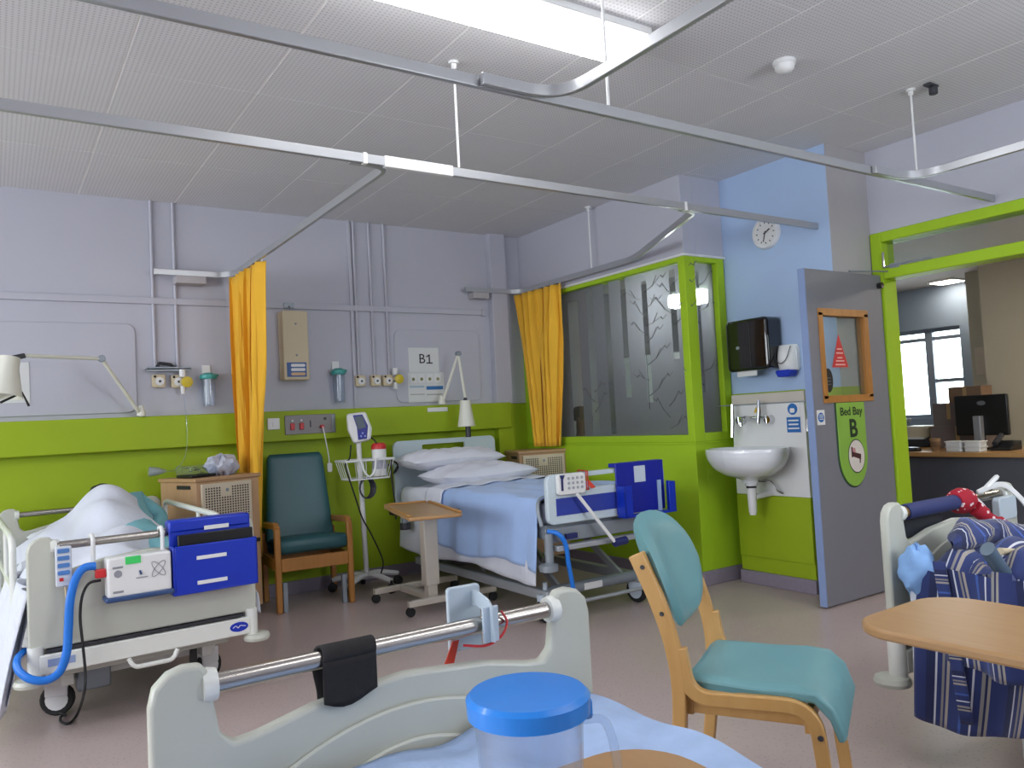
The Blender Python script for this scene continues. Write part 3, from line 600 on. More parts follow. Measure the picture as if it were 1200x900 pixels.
o = MB().span((-.1, 5.919, 1.50), (.215, 5.922, 1.76)).build('notice', PAPER, bev=.001); tag(o, 'pale paper notice behind the left lamp head', 'notice')
# wall lamps
LAMPW = mat('cream_lamp_enamel', '#dcdccf', .35, vary=.02)
def lamp(label, base, elbow, head_top, head_dir, hl, r0, r1, join):
    t = thing('wall_lamp', label, 'lamp', base)
    MB().lathe([(.03, 0), (.03, .02), (.018, .05), (.014, .07)], base, 14).build('base_pivot', LAMPW, t, world=True)
    MB().cyl(base, elbow, .012, n=10).build('lower_arm', LAMPW, t, world=True)
    MB().lathe([(.022, -.02), (.022, .02)], elbow, 14, (0, 1, 0)).build('elbow_joint', GREYMET, t, world=True, bev=.003)
    MB().cyl(elbow, join, .012, n=10).build('upper_arm', LAMPW, t, world=True)
    d = V(head_dir).normalized(); h = V(head_top)
    MB().lathe([(.0, 0), (r0, .002), (r0 + .004, hl * .3), (r1, hl), (r1 - .004, hl), (r0, hl * .3)], h, 22, d).build('lamp_shade', LAMPW, t, world=True)
    MB().cyl(V(join), h + d * .01, .016, n=10).build('swivel', DARK, t, world=True)
    return t
t = lamp('cream jointed wall lamp stretched out over the left bed', (.855, 5.83, 1.385), (.60, 5.62, 1.755), (.10, 5.40, 1.745), (-.16, -.12, -1), .235, .055, .10, (.175, 5.42, 1.755))
MB().tube([PX(0, 472, 'y', 5.36), PX(26, 460, 'y', 5.36), PX(34, 476, 'y', 5.36)], .008, 6).build('guard_handle', BLACK, t, world=True)
t = lamp('cream jointed wall lamp folded over the made bed', (3.16, 5.815, 1.385), (3.275, 5.70, 1.80), (3.262, 5.60, 1.405), (0, 0, -1), .215, .045, .073, (3.27, 5.61, 1.42))
MB().cyl((3.275, 5.60, 1.20), (3.275, 5.60, 1.10), .022, n=14).build('bulb_holder', DARK, t, world=True)

# ================================================================ BASIN CORNER
t = thing('basin_casing', 'boxed white and lime green panel behind the wash basin', 'panel', (4.45, 3.495, 0))
MB().span((4.40, 3.195, .09), (XB - .014, 3.795, .62)).build('lower_panel', GREEN, t, world=True, bev=.003)
MB().span((4.392, 3.195, .19), (4.40, 3.795, .615)).build('access_panel', GREEN, t, world=True, bev=.003)
MB().span((4.395, 3.195, .62), (XB - .014, 3.795, 1.245)).build('upper_panel', WHITE, t, world=True, bev=.003)
MB().span((4.40, 3.195, 1.245), (XB - .014, 3.795, 1.315)).build('top_ledge', mat('beige_ledge', '#c5beb4', .5), t, world=True, bev=.004)
MB().span((4.385, 3.19, 0), (XB - .014, 3.80, .09)).build('kick_strip', SKIRT, t, world=True, bev=.004)
MB().span((4.388, 3.16, 1.24), (4.40, 3.93, 1.248)).build('edge_bead', GREYMET, t, world=True)
t = thing('wash_basin', 'white ceramic wall-hung wash basin under lever taps', 'basin', (4.2, 3.6, .5))
def bowl(u, v):
    th = 2 * PI * u; prof = [(1.0, .905), (1.015, .935), (1.0, .952), (.94, .952), (.88, .935), (.70, .86), (.3, .835), (.02, .832)]
    q = v * (len(prof) - 1); i = min(int(q), len(prof) - 2); f = q - i; r = prof[i][0] * (1 - f) + prof[i + 1][0] * f; z = prof[i][1] * (1 - f) + prof[i + 1][1] * f
    x = -math.cos(th) * .235; y = math.sin(th) * .29
    x = min(x, .175) if True else x
    return V((4.215 + x * r, 3.535 + y * r, z))
def under(u, v):
    th = 2 * PI * u; prof = [(1.0, .905), (.97, .875), (.85, .82), (.6, .775), (.35, .755), (.2, .74), (.19, .72)]
    q = v * (len(prof) - 1); i = min(int(q), len(prof) - 2); f = q - i; r = prof[i][0] * (1 - f) + prof[i + 1][0] * f; z = prof[i][1] * (1 - f) + prof[i + 1][1] * f
    x = -math.cos(th) * .235 * r; y = math.sin(th) * .29 * r; x = min(x + .02 * (1 - r), .175)
    return V((4.215 + x, 3.535 + y, z))
MB().grid(bowl, 40, 14).grid(under, 40, 14).build('bowl', CERAMIC, t, world=True, ang=60)
MB().cyl((4.24, 3.535, .76), (4.24, 3.535, .70), .045, .04, n=18).build('waste_neck', CERAMIC, t, world=True)
MB().cyl((4.24, 3.535, .70), (4.24, 3.535, .685), .034, n=16).build('seal_ring', BLACK, t, world=True)
tp = MB().cyl((4.24, 3.535, .685), (4.24, 3.535, .52), .032, .026, n=16).cyl((4.24, 3.535, .62), (4.40, 3.50, .635), .02, n=12).cyl((4.24, 3.535, .52), (4.24, 3.535, .505), .022, n=16).build('bottle_trap', WHITE, t, world=True)
MB().tube(smoothpath([(4.26, 3.50, .73), (4.33, 3.45, .72), (4.36, 3.42, .66), (4.39, 3.40, .64)]), .007).build('chain', CHROME, t, world=True)
t = thing('mixer_tap', 'chrome wall tap with two long elbow levers', 'tap', (4.395, 3.55, 1.1))
for y in (3.70, 3.46): MB().cyl((4.395, y, 1.135), (4.35, y, 1.135), .032, .026, n=18).build('valve_cap', CHROME, t, world=True)
MB().cyl((4.36, 3.70, 1.15), (4.36, 3.46, 1.15), .012, n=10).build('crossbar', CHROME, t, world=True)
for y, z0, z1 in ((3.735, 1.25, 1.02), (3.505, 1.27, 1.11)):
    MB().tube([(4.335, y, z0), (4.33, y, (z0 + z1) / 2), (4.315, y, z1)], [.011, .014, .012], 8).build('lever', CHROME, t, world=True)
MB().tube(smoothpath([(4.36, 3.60, 1.15), (4.30, 3.60, 1.155), (4.26, 3.60, 1.13), (4.255, 3.60, 1.10)]), .012).build('spout', CHROME, t, world=True)
t = thing('caution_sticker', 'small yellow hot water sticker over the tap', 'sticker', (4.395, 3.58, 1.18)); MB().prism([(0, 0), (-.045, 0), (-.022, .04)], (4.395, 3.60, 1.185), (0, 1, 0), (0, 0, 1), -.002).build('triangle', mat('hazard_yellow', '#cfae30', .5), t, world=True)
t = thing('hand_wash_sign', 'blue and white wash your hands sign right of the tap', 'sign', (4.394, 3.27, 1.04))
MB().span((4.391, 3.225, 1.04), (4.395, 3.335, 1.245)).build('backing', WHITE, t, world=True)
BLUESIGN = mat('sign_blue', '#1c66b0', .45)
MB().lathe([(.038, 0), (.037, .003)], (4.391, 3.282, 1.198), 20, (-1, 0, 0)).build('symbol_disc', BLUESIGN, t, world=True)
MB().prism(rrect(-.018, -.016, .018, .014, .01), (4.388, 3.282, 1.19), (0, -1, 0), (0, 0, 1), .002).build('hands_symbol', WHITE, t, world=True)
MB().span((4.389, 3.228, 1.045), (4.391, 3.332, 1.145)).build('text_field', BLUESIGN, t, world=True)
for i, wd in enumerate((.08, .075, .085)): MB().span((4.3875, 3.28 - wd / 2, 1.118 - i * .026), (4.389, 3.28 + wd / 2, 1.128 - i * .026)).build('text_line', WHITE, t, world=True)
t = thing('wipes_tub', 'white cleaning bottle with a yellow cap on the basin edge', 'bottle', PX(850, 521, 'z', .953))
b = RM[t.name].translation
MB().lathe([(.045, 0), (.048, .01), (.036, .15), (.036, .175)], b).build('bottle_body', WHITE, t, world=True); MB().lathe([(.037, .175), (.038, .205), (.03, .212), (0, .212)], b).build('cap', mat('yellow_cap', '#d8d01e', .4), t, world=True)
MB().lathe([(.0445, .06), (.0405, .12)], b).build('sticker', mat('wipes_label', '#cfd2c0', .5, hex2='#e0e0dc', scale=40), t, world=True)
t = thing('paper_towel_dispenser', 'glossy black paper towel dispenser on the blue wall', 'dispenser', (4.46, 3.64, 1.47))
MB().prism(rrect(3.415, 1.475, 3.775, 1.835, .035), (XB, 0, 0), (0, 1, 0), (0, 0, 1), -.16).build('cover', mat('black_gloss_plastic', '#101013', .12, vary=.05, coat=.6), t, world=True, bev=.02, seg=3)
MB().prism(rrect(3.54, 1.44, 3.71, 1.48, .004), (XB - .13, 0, 0), (0, 1, 0), (0, 0, 1), -.004).build('paper', PAPER, t, world=True)
MB().lathe([(.012, 0), (.01, .003)], (XB - .16, 3.67, 1.64), 12, (-1, 0, 0), sx=1, sy=1.4).build('badge', GREYMET, t, world=True)
MB().prism(rrect(3.56, 1.50, 3.565, 1.80, .002), (XB - .161, 0, 0), (0, 1, 0), (0, 0, 1), -.002).build('seam', DARK, t, world=True)
t = thing('soap_dispenser', 'white soap dispenser with a dark blue push lever', 'dispenser', (4.46, 3.36, 1.42))
def sd(u, v):
    y = 3.285 + u * .145; z = 1.46 + v * .17; a = math.sin(PI * u) ** .5 * (.55 + .45 * math.sin(PI * min(1, v * .9 + .1)))
    return V((XB - .02 - .085 * a, y, z))
MB().grid(sd, 14, 12).prism(rrect(3.285, 1.455, 3.43, 1.63, .03), (XB, 0, 0), (0, 1, 0), (0, 0, 1), -.035).build('cover', WHITE, t, world=True)
MB().tube(smoothpath([(XB - .075, 3.42, 1.62), (XB - .105, 3.405, 1.54), (XB - .11, 3.36, 1.505), (XB - .105, 3.315, 1.54), (XB - .075, 3.30, 1.62)]), .003, 6).build('window_outline', DARK, t, world=True)
MB().prism([(3.315, 1.415), (3.40, 1.415), (3.42, 1.45), (3.41, 1.462), (3.305, 1.462), (3.295, 1.45)], (XB - .02, 0, 0), (0, 1, 0), (0, 0, 1), -.08).build('push_lever', BLUE, t, world=True, bev=.006)
o = MB().lathe([(.03, 0), (.028, .006), (.012, .008)], (XB, 3.225, 1.35), 14, (-1, 0, 0), sx=.45).build('round_plug', GREYMET); tag(o, 'small grey oval fitting on the blue wall by the door', 'fitting')
o = MB().tube([(4.37, 3.16, 1.13), (4.35, 3.15, 1.07), (4.345, 3.145, 1.05)], .01, 8).build('wall_hook', CHROME); tag(o, 'small chrome hook between the basin panel and the door', 'hook')
# clock
t = thing('wall_clock', 'round white wall clock on the pale blue wall', 'clock', (XB, 3.482, 2.33)); c = V((XB, 3.482, 2.424))
MB().lathe([(.112, 0), (.112, .02), (.10, .035), (.086, .035), (.083, .022)], c, 36, (-1, 0, 0)).build('case', WHITE, t, world=True)
MB().lathe([(.084, .02), (.0, .021)], c, 36, (-1, 0, 0)).build('dial', mat('clock_face', '#d9d9d6', .6), t, world=True)
for i in range(12):
    a = i * PI / 6; q = V((XB - .023, c.y - math.sin(a) * .07, c.z + math.cos(a) * .07)); MB().box(q, (.002, .006, .012), 0, Matrix.Rotation(a, 3, 'X')).build('hour_mark', INK, t, world=True)
for nm, a, l, w in (('hour_hand', 62, .045, .008), ('minute_hand', 195, .062, .006)):
    a = math.radians(a); d = V((0, -math.sin(a), math.cos(a))); p = V((XB - .027, c.y, c.z)); MB().tube([p - d * .012, p + d * l], w / 2, 4).build(nm, INK, t, world=True)

# ================================================================ THE OPEN DOOR
t = thing('open_door', 'grey door standing open with a framed glass panel', 'door', (4.53, 2.95, 0))
Y0, Y1 = 2.932, 2.976; gx0, gx1, gz0, gz1 = 4.25, 4.72, 1.25, 1.785
m = MB().span((4.125, Y0, .012), (gx0, Y1, 2.05)).span((gx1, Y0, .012), (4.93, Y1, 2.05)).span((gx0, Y0, .012), (gx1, Y1, gz0)).span((gx0, Y0, gz1), (gx1, Y1, 2.05)); m.build('leaf', GREYDOOR, t, world=True)
MB().span((4.118, Y0 - .001, .012), (4.126, Y1 + .001, 2.051)).build('edge_strip', DOOREDGE, t, world=True)
fm = MB()
for yk in (Y0 - .008, Y1 - .004):
    fm.span((gx0 - .025, yk, gz0 - .025), (gx1 + .025, yk + .012, gz0 + .02)).span((gx0 - .025, yk, gz1 - .02), (gx1 + .025, yk + .012, gz1 + .025)).span((gx0 - .025, yk, gz0), (gx0 + .018, yk + .012, gz1)).span((gx1 - .018, yk, gz0), (gx1 + .025, yk + .012, gz1))
fm.span((gx1 - .02, Y0, gz0), (gx1, Y1, gz1)).span((gx0, Y0, gz0), (gx1, Y1, gz0 + .014)).span((gx0, Y0, gz0), (gx0 + .012, Y1, gz1)).span((gx0, Y0, gz1 - .014), (gx1, Y1, gz1)); fm.build('panel_frame', OAKY, t, world=True, bev=.002)
gp = MB().span((gx0, 2.952, gz0), (gx1, 2.957, gz1)).build('glass', CLEAR, t, world=True, smooth=False)
MB().cyl((4.90, Y0, 1.98), (4.90, Y0 - .03, 1.98), .02, n=14).build('door_stop_knob', BLACK, t, world=True)
st = thing('warning_sticker', 'red triangular warning sticker on the door glass', 'sticker', (4.45, 2.95, 1.44))
MB().prism([(4.365, 1.445), (4.535, 1.445), (4.45, 1.655)], (0, 2.951, 0), (1, 0, 0), (0, 0, 1), .001).build('triangle', RED, st, world=True)
for z, w in ((1.56, .05), (1.535, .07), (1.505, .05), (1.485, .085), (1.462, .10)): MB().span((4.45 - w / 2, 2.9488, z - .004), (4.45 + w / 2, 2.9498, z + .004)).build('text_line', mat('sticker_pink', '#e8b8b4', .5), st, world=True)
st = thing('round_sticker', 'black oval sticker low on the door glass', 'sticker', (4.32, 2.95, 1.30)); MB().prism(ell(4.318, 1.365, .045, .075), (0, 2.951, 0), (1, 0, 0), (0, 0, 1), .001).build('disc', INK, st, world=True)
for z in (1.34, 1.36, 1.38): MB().span((4.295, 2.9488, z - .003), (4.34, 2.9498, z + .003)).build('text_line', mat('sticker_grey', '#5c5c58', .5), st, world=True)
st = thing('fire_door_sticker', 'small blue round sticker on a white square near the door edge', 'sticker', (4.183, Y0, 1.09)); MB().span((4.15, Y0 - .002, 1.095), (4.225, Y0, 1.185)).build('backing', WHITE, st, world=True); MB().lathe([(.03, 0), (.029, .002)], (4.187, Y0 - .002, 1.14), 20, (0, -1, 0)).build('disc', BLUESIGN, st, world=True)
for z in (1.13, 1.143, 1.155): MB().span((4.168, Y0 - .0052, z - .0025), (4.206, Y0 - .0042, z + .0025)).build('text_line', WHITE, st, world=True)
st = thing('bay_sign', 'lime green rounded sign reading Bed Bay B on the door', 'sign', (4.48, Y0, .70)); cx = 4.487
pl = [(cx - .145, 1.222)] + [(cx + .145 * math.cos(PI + PI * i / 20), .90 + .20 * math.sin(PI + PI * i / 20)) for i in range(21)] + [(cx + .145, 1.222)]
MB().prism([(a + (.01 if 0 else 0), b) for a, b in pl], (0, Y0, 0), (1, 0, 0), (0, 0, 1), .008).build('board', mat('sign_lime', '#86b446', .45), st, world=True, bev=.002)
MB().prism([(cx + (a - cx) * 1.06 - .004, .95 + (b - .95) * 1.035) for a, b in pl[:-1]] + [(cx + .145 * 1.02, 1.224)], (0, Y0 + .001, 0), (1, 0, 0), (0, 0, 1), .004).build('border', mat('sign_dark_green', '#2a4a34', .45), st, world=True)
DG = mat('sign_lettering_green', '#16301e', .5)
text('lettering', 'Bed Bay', .072, (cx, Y0 - .009, 1.165), (1, 0, 0), (0, 0, 1), DG, st, bold=.001); text('lettering', 'B', .155, (cx + .01, Y0 - .009, 1.055), (1, 0, 0), (0, 0, 1), DG, st, bold=.004)
MB().prism(ell(cx + .025, .885, .082, .10), (0, Y0 - .008, 0), (1, 0, 0), (0, 0, 1), .002).build('medallion', mat('medallion_white', '#d8d2cc', .5), st, world=True)
MB().prism(ell(cx + .025, .885, .088, .107), (0, Y0 - .0075, 0), (1, 0, 0), (0, 0, 1), .001).build('medallion_rim', DG, st, world=True)
icon = mat('icon_dark_red', '#4a2028', .6)
MB().prism([(cx - .02, .885), (cx + .065, .862), (cx + .068, .895), (cx - .02, .915)], (0, Y0 - .0105, 0), (1, 0, 0), (0, 0, 1), .001).prism([(cx - .03, .88), (cx - .018, .88), (cx - .018, .945), (cx - .03, .945)], (0, Y0 - .0105, 0), (1, 0, 0), (0, 0, 1), .001).prism([(cx + .05, .84), (cx + .06, .84), (cx + .06, .87), (cx + .05, .87)], (0, Y0 - .0105, 0), (1, 0, 0), (0, 0, 1), .001).build('bed_icon', icon, st, world=True)
MB().prism([(cx - .018, .914), (cx + .015, .906), (cx + .012, .935), (cx - .018, .94)], (0, Y0 - .0106, 0), (1, 0, 0), (0, 0, 1), .001).build('pillow_icon', mat('icon_pink', '#c08a8e', .6), st, world=True)
t = thing('door_closer', 'thin metal door closer arm under the transom', 'door closer', (4.95, 2.7, 2.06))
MB().tube([(4.93, 2.90, 2.10), (4.925, 2.62, 2.105), (4.93, 2.58, 2.10)], .006, 6).build('arm', GREYMET, t, world=True); MB().span((4.93, 2.80, 2.085), (4.942, 2.86, 2.115)).build('bracket', GREYMET, t, world=True); MB().tube([(4.935, 2.905, 2.10), (4.935, 2.903, 2.2)], .007, 6).build('pin', CHROME, t, world=True); MB().tube([(4.6, 2.94, 2.062), (4.95, 2.88, 2.07)], .005, 6).build('slide_rail', GREYMET, t, world=True)

# ================================================================ BEDS
def castor(parent, x, y, r=.072, yaw=.3, cover=WHITE, world=False):
    d = V((math.cos(yaw), math.sin(yaw), 0)); a = V((-d.y, d.x, 0)); c = V((x, y, r))
    w = MB().lathe([(r * .55, -.014), (r * .9, -.016), (r, -.010), (r, .010), (r * .9, .016), (r * .55, .014)], c, 20, a).build('wheel', RUBBER, parent, world=world)
    MB().lathe([(0, -.020), (r * .66, -.018), (r * .66, .018), (0, .020)], c, 16, a).build('wheel_cover', cover, w, world=world)
    MB().box(c + d * .0 + V((0, 0, r * .75)), (r * 1.3, .05, r * 1.05), 0, Matrix.Rotation(yaw, 3, 'Z')).cyl(c + V((0, 0, r * 1.2)), c + V((0, 0, r * 2.2)), .016, n=10).build('castor_fork', cover, parent, world=world, bev=.006)
def horn_outline(w, zb, zt, dip, mid):
    L_ = [(-w, zb), (-w, zt - .06), (-w + .008, zt - .028), (-w + .03, zt - .007), (-w + .055, zt), (-w + .085, zt - .002), (-w + .098, zt - .02), (-w + .104, zt - .075), (-w + .112, dip + .02), (-w + .135, dip), (-w + .175, dip + .004), (-w + .28, dip + .028), (-.0, mid)]
    return L_ + [(-x, z) for x, z in L_[-2::-1]]
def ward_bed(label, loc, rz, mat_top=.60, zt=.842):
    t = thing('hospital_bed', label, 'bed', loc, rz); w = .465
    out = horn_outline(w, .385, zt, zt - .145, zt - .10)
    for nm, y, z0, L2 in (('footboard', 0, .385, 2.0), ('headboard', 1.93, .40, 0)):
        sgn = 1
        fb = MB().prism(out, (0, y + .016, 0), (1, 0, 0), (0, 0, 1), .032).build(nm, CREAM, t, bev=.008, seg=3)
        rp = horn_outline(.34, .42, zt - .17, zt - .30, zt - .14); arc = [(-.34, .40)] + [(-.34 + .68 * i / 16, .40 + (zt - .555) * math.sin(PI * (.18 + .64 * i / 16)) ** .8) for i in range(17)] + [(.34, .40)]
        ar2 = [(-.24, .40)] + [(-.24 + .48 * i / 16, .40 + (zt - .62) * math.sin(PI * (.14 + .72 * i / 16)) ** .7) for i in range(17)] + [(.24, .40)]
        yy_ = y + .016 if nm == 'footboard' else y - .016; dn = -.010 if nm == 'footboard' else .010
        MB().prism(arc, (0, yy_, 0), (1, 0, 0), (0, 0, 1), dn).build('relief_panel', CREAM, fb, bev=.006)
        MB().prism(ar2, (0, yy_ + (.010 if nm == 'footboard' else -.010), 0), (1, 0, 0), (0, 0, 1), dn).build('relief_panel', CREAM, fb, bev=.006)
        MB().cyl((-w + .09, y, zt - .042), (w - .09, y, zt - .042), .0175, n=18).build('top_rail', STEEL, t)
        for s in (-1, 1): MB().lathe([(.027, -.012), (.03, 0), (.027, .012)], (s * (w - .098), y, zt - .042), 16, (1, 0, 0)).build('rail_boss', CREAMEDGE, t)
    MB().span((-.43, -.03, .285), (.43, .03, .365)).build('foot_beam', CREAMEDGE, t, bev=.006); MB().span((-.40, -.025, .372), (.40, .015, .383)).build('beam_gap', DARK, t)
    MB().tube(fillet([(-.10, -.035, .285), (-.08, -.045, .245), (.08, -.045, .245), (.10, -.035, .285)], .03), .010, 8).build('foot_handle', CREAMEDGE, t)
    lg = MB().prism(ell(.375, .327, .042, .022), (0, -.03, 0), (1, 0, 0), (0, 0, 1), .002).build('maker_badge', BLUE, t); MB().tube(smoothpath([(.345, -.033, .325), (.36, -.033, .333), (.37, -.033, .323), (.38, -.033, .332), (.405, -.033, .327)]), .002, 4).build('badge_script', WHITE, lg)
    pm = MB().span((-.40, -.032, .315), (-.30, -.03, .345)).build('plate_print', mat('plate_print_blue', '#8fa0c8', .5), t)
    for s in (-1, 1):
        MB().cyl((s * .44, 0, .26), (s * .44, 0, .40), .03, n=16).build('corner_post', CREAMEDGE, t)
        for y in (-.01, 1.95): MB().lathe([(.03, 0), (.058, .005), (.062, .018), (.055, .032), (.03, .036)], (s * .462, y, .245), 22).build('bumper_wheel', CREAM, t)
        MB().span((s * .39 - .02, .04, .36), (s * .39 + .02, 1.90, .42)).build('side_frame', CREAMEDGE, t, bev=.004)
        MB().span((s * .30 - .025, .25, .15), (s * .30 + .025, 1.75, .20)).build('chassis_bar', CREAMEDGE, t, bev=.004)
        for y in (.36, 1.7): castor(t, s * .33, y, .072, .4 * s)
        MB().tube([(s * .28, .45, .2), (s * .28, .9, .38)], .02, 8).build('lift_arm', GREYMET, t)
    for y in (.36, 1.7): MB().span((-.36, y - .03, .15), (.36, y + .03, .21)).build('cross_member', CREAMEDGE, t, bev=.004)
    MB().span((-.40, .10, .235), (.36, .16, .275)).build('lower_beam', CREAM, t, bev=.004)
    MB().span((-.42, .05, .42), (.42, 1.90, .45)).build('platform', GREYMET, t, bev=.004)
    MB().span((-.43, .05, .45), (.43, 1.89, mat_top)).build('mattress', mat('mattress_cover', '#8f98a8', .5), t, bev=.03, seg=3)
    return t
bedL = ward_bed('cream hospital bed at the left with someone lying in it', (.575, 3.85, 0), math.radians(2.5))
bedC = ward_bed('cream hospital bed nearest the camera, foot end in front', (.672, 1.45, 0), PI, .595, .842)
bedR = ward_bed('cream hospital bed at the right edge under the striped gown', (3.03, 1.58, 0), PI, .64, .868)
# blue brake pedal unit on the left bed
MB().span((-.26, .28, .10), (-.12, .36, .20)).build('brake_unit', GREYMET, bedL, bev=.01); MB().span((.22, .24, .05), (.25, .27, .26)).build('brake_bar', BLACK, bedL)
# folding side rails of the left bed
def side_rail(x, y0, y1, z0, z1):
    t = MB().tube(fillet([(x, y0, z0), (x, y0, z1 - .02), (x, y0 + .12, z1), (x, y1, z1 + .01), (x, y1, z0)], .05), .015, 10)
    t.tube([(x, y0, (z0 + z1) / 2 - .02), (x, y1, (z0 + z1) / 2 - .01)], .011, 8); t.tube([(x, y0 + .45, z0), (x, y0 + .45, z1)], .010, 8)
    t.build('side_rail', CREAMEDGE, bedL)
side_rail(.385, .22, 1.45, .42, .825); side_rail(-.49, .35, 1.5, .40, .82)

# --- person in the left bed and the linen
BL = RM[bedL.name]
def lump(x, y):
    z = .60
    z += .31 * math.exp(-(abs(x - .04) / .25) ** 2.6 - (abs(y - 1.22) / .36) ** 2.4) + .20 * math.exp(-((x - .02) / .2) ** 2 - ((y - .75) / .4) ** 2) + .12 * math.exp(-((x + .1) / .22) ** 2 - ((y - .35) / .25) ** 2)
    z += .09 * math.exp(-((x + .28) / .1) ** 2 - ((y - 1.3) / .2) ** 2)
    z += .026 * math.sin(9 * x + 5 * y + 2 * math.sin(4 * y)) + .020 * math.sin(17 * y - 7 * x + 1.5 * math.sin(9 * x)) + .010 * math.sin(23 * x + 3 * math.sin(6 * y))
    return z
per = thing('person', 'person asleep on their side in a teal gown under white sheets', 'person', BL @ V((.05, 1.3, .60)), math.radians(2.5))
pv = [(.08, .62, .66), (.10, .95, .72), (.12, 1.22, .77), (.09, 1.42, .78), (.05, 1.52, .76), (.04, 1.66, .76), (.14, .30, .66), (-.08, .45, .66), (.16, .05, .64), (-.02, .10, .64), (.20, 1.34, .84), (.30, 1.15, .76), (.22, .98, .70), (.02, 1.36, .68), (-.12, 1.3, .66), (-.05, 1.45, .67)]
pe = [(0, 1), (1, 2), (2, 3), (3, 4), (4, 5), (0, 6), (0, 7), (6, 8), (7, 9), (3, 10), (10, 11), (11, 12), (3, 13), (13, 14), (14, 15)]
pr = [.12, .13, .15, .13, .055, .085, .075, .07, .045, .045, .085, .05, .04, .05, .045, .035]
GOWN = mat('teal_gown_cotton', '#78b4bd', .8, vary=.06, bump=.3, bscale=18)
skin('body', [BL @ V(p) for p in pv], pe, pr, GOWN, per, True, 2, 0)
MB().lathe([(0, -.09), (.05, -.075), (.078, -.02), (.082, .025), (.065, .07), (.025, .09), (0, .093)], BL @ V((.06, 1.60, .875)), 18, (.1, .3, 1)).build('hair', HAIR, per, world=True)
for k in range(0): MB().tube(smoothpath([BL @ V((.0 + .02 * k, 1.60, .88 + .01 * math.sin(k))), BL @ V((-.06 + .035 * k, 1.54, .93 - .012 * abs(k - 3))), BL @ V((-.1 + .045 * k, 1.48, .88))]), [.03] * 12 + [.012], 6).build('hair_lock', HAIR, per, world=True)
def sheet(u, v):
    x = -.60 + 1.10 * u; y = .04 + 1.42 * v + .06 * math.sin(7 * u)
    z = lump(max(-.44, min(.43, x)), y)
    if x < -.42: z -= (-.42 - x) * 2.3; x = -.44 - (-.42 - x) * (.25 + .3 * (1 - v))
    if x > .40: z -= (x - .40) * 1.6; x = .41 + (x - .40) * .3
    if u > .72 and v > .72: z -= .10 * (v - .72) / .28 * (u - .72) / .28
    return BL @ V((x, y, z))
sh = MB().grid(sheet, 60, 60).build('rumpled_sheet', LINEN, None, solid=.004); tag(sh, 'rumpled white sheet heaped over the sleeping person', 'sheet')
def sh2(u, v):
    y = .03 + .85 * u; z = .62 - .50 * v * (1 - .25 * u); f = math.sin(22 * u + 2 * v) * .022
    return BL @ V((-.455 - .10 * v - f - .05 * u * v, y - .03 * v, z + .01 * math.sin(20 * u)))
o = MB().grid(sh2, 50, 16).build('hanging_sheet', LINEN, None, solid=.004); tag(o, 'white sheet end hanging to the floor at the left bed corner', 'sheet')
def sh3(u, v): return BL @ V((.44 + .06 * v + .02 * math.sin(9 * u + 3 * v), .05 + .22 * u, .56 - .20 * v * (1 - .5 * u) + .01 * math.sin(12 * v)))
o = MB().grid(sh3, 10, 12).build('sheet_corner', LINEN, None, solid=.004); tag(o, 'small white sheet corner sticking out behind the blue file pocket', 'sheet')
def pil(cx, cy, cz, lx, ly, h, M, seed=0):
    """stuffed pillow: two quilted faces meeting in a seam with pulled-out corners"""
    r = random.Random(seed); p = [r.uniform(0, 6) for _ in range(6)]
    def fn(u, v):
        sgn = 1 if v < .5 else -1; w = v * 2 if v < .5 else 2 - v * 2
        a = 2 * u - 1; b = 2 * w - 1
        pinch = 1 - .07 * (1 - a * a) * 0 - .06 * (1 - b * b) * a * a; pin2 = 1 - .06 * (1 - a * a) * b * b
        f = max(0, (1 - abs(a) ** 3.2)) ** .55 * max(0, (1 - abs(b) ** 3.0)) ** .55
        z = sgn * h / 2 * f + .007 * f * math.sin(9 * a + 6 * b + p[0]) + .006 * f * math.sin(17 * b - 8 * a + p[1]) + .010 * math.sin(3 * a + p[2]) * math.cos(2.5 * b)
        return M @ V((cx + a * lx / 2 * pinch, cy + b * ly / 2 * pin2, cz + z))
    return MB().grid(fn, 34, 56)
o = pil(0, 1.70, .66, .66, .36, .13, BL, 2).build('pillow', PILLOW, None); tag(o, 'white pillow under the sleeping person', 'pillow')

# --- things hung on the left bed's foot end
PXL = lambda x, y, yy=3.79: PX(x, y, 'y', yy)
t = thing('file_pocket', 'bright blue file pocket hooked over the left bed foot rail', 'file holder', BL @ V((.265, -.06, .53)), math.radians(2.5))
x0, x1 = .075, .435
MB().span((x0, -.055, .545), (x1, -.045, .835)).xf(BL).build('back_plate', BLUE, t, world=True, bev=.003)
MB().span((x0, -.060, .80), (x1, .025, .855)).xf(BL).build('rail_hook', BLUE, t, world=True, bev=.01)
MB().span((x0 + .01, -.115, .535), (x1 + .012, -.105, .745)).span((x0, -.115, .535), (x0 + .012, -.045, .745)).span((x1, -.115, .535), (x1 + .012, -.045, .745)).span((x0, -.115, .53), (x1 + .012, -.045, .54)).xf(BL).build('front_pocket', BLUE, t, world=True, bev=.004)
for z, w in ((.685, .13), (.575, .13)): MB().span((x0 + .10, -.119, z - .008), (x0 + .10 + w, -.115, z + .008)).xf(BL).build('label_slot', WHITE, t, world=True)
MB().span((x0 + .15, -.0635, .800), (x0 + .26, -.061, .818)).xf(BL).build('label_slot', WHITE, t, world=True)
o = MB().span((x0 + .03, -.088, .56), (x1 + .002, -.066, .79)).xf(BL).build('black_folder', BLACK, bev=.003); tag(o, 'black ring folder standing in the blue file pocket', 'folder')
t = thing('mattress_pump', 'white mattress pump box with a green sticker hung on the bed foot', 'pump', BL @ V((-.06, -.08, .56)), math.radians(2.5))
px0, px1 = -.185, .068
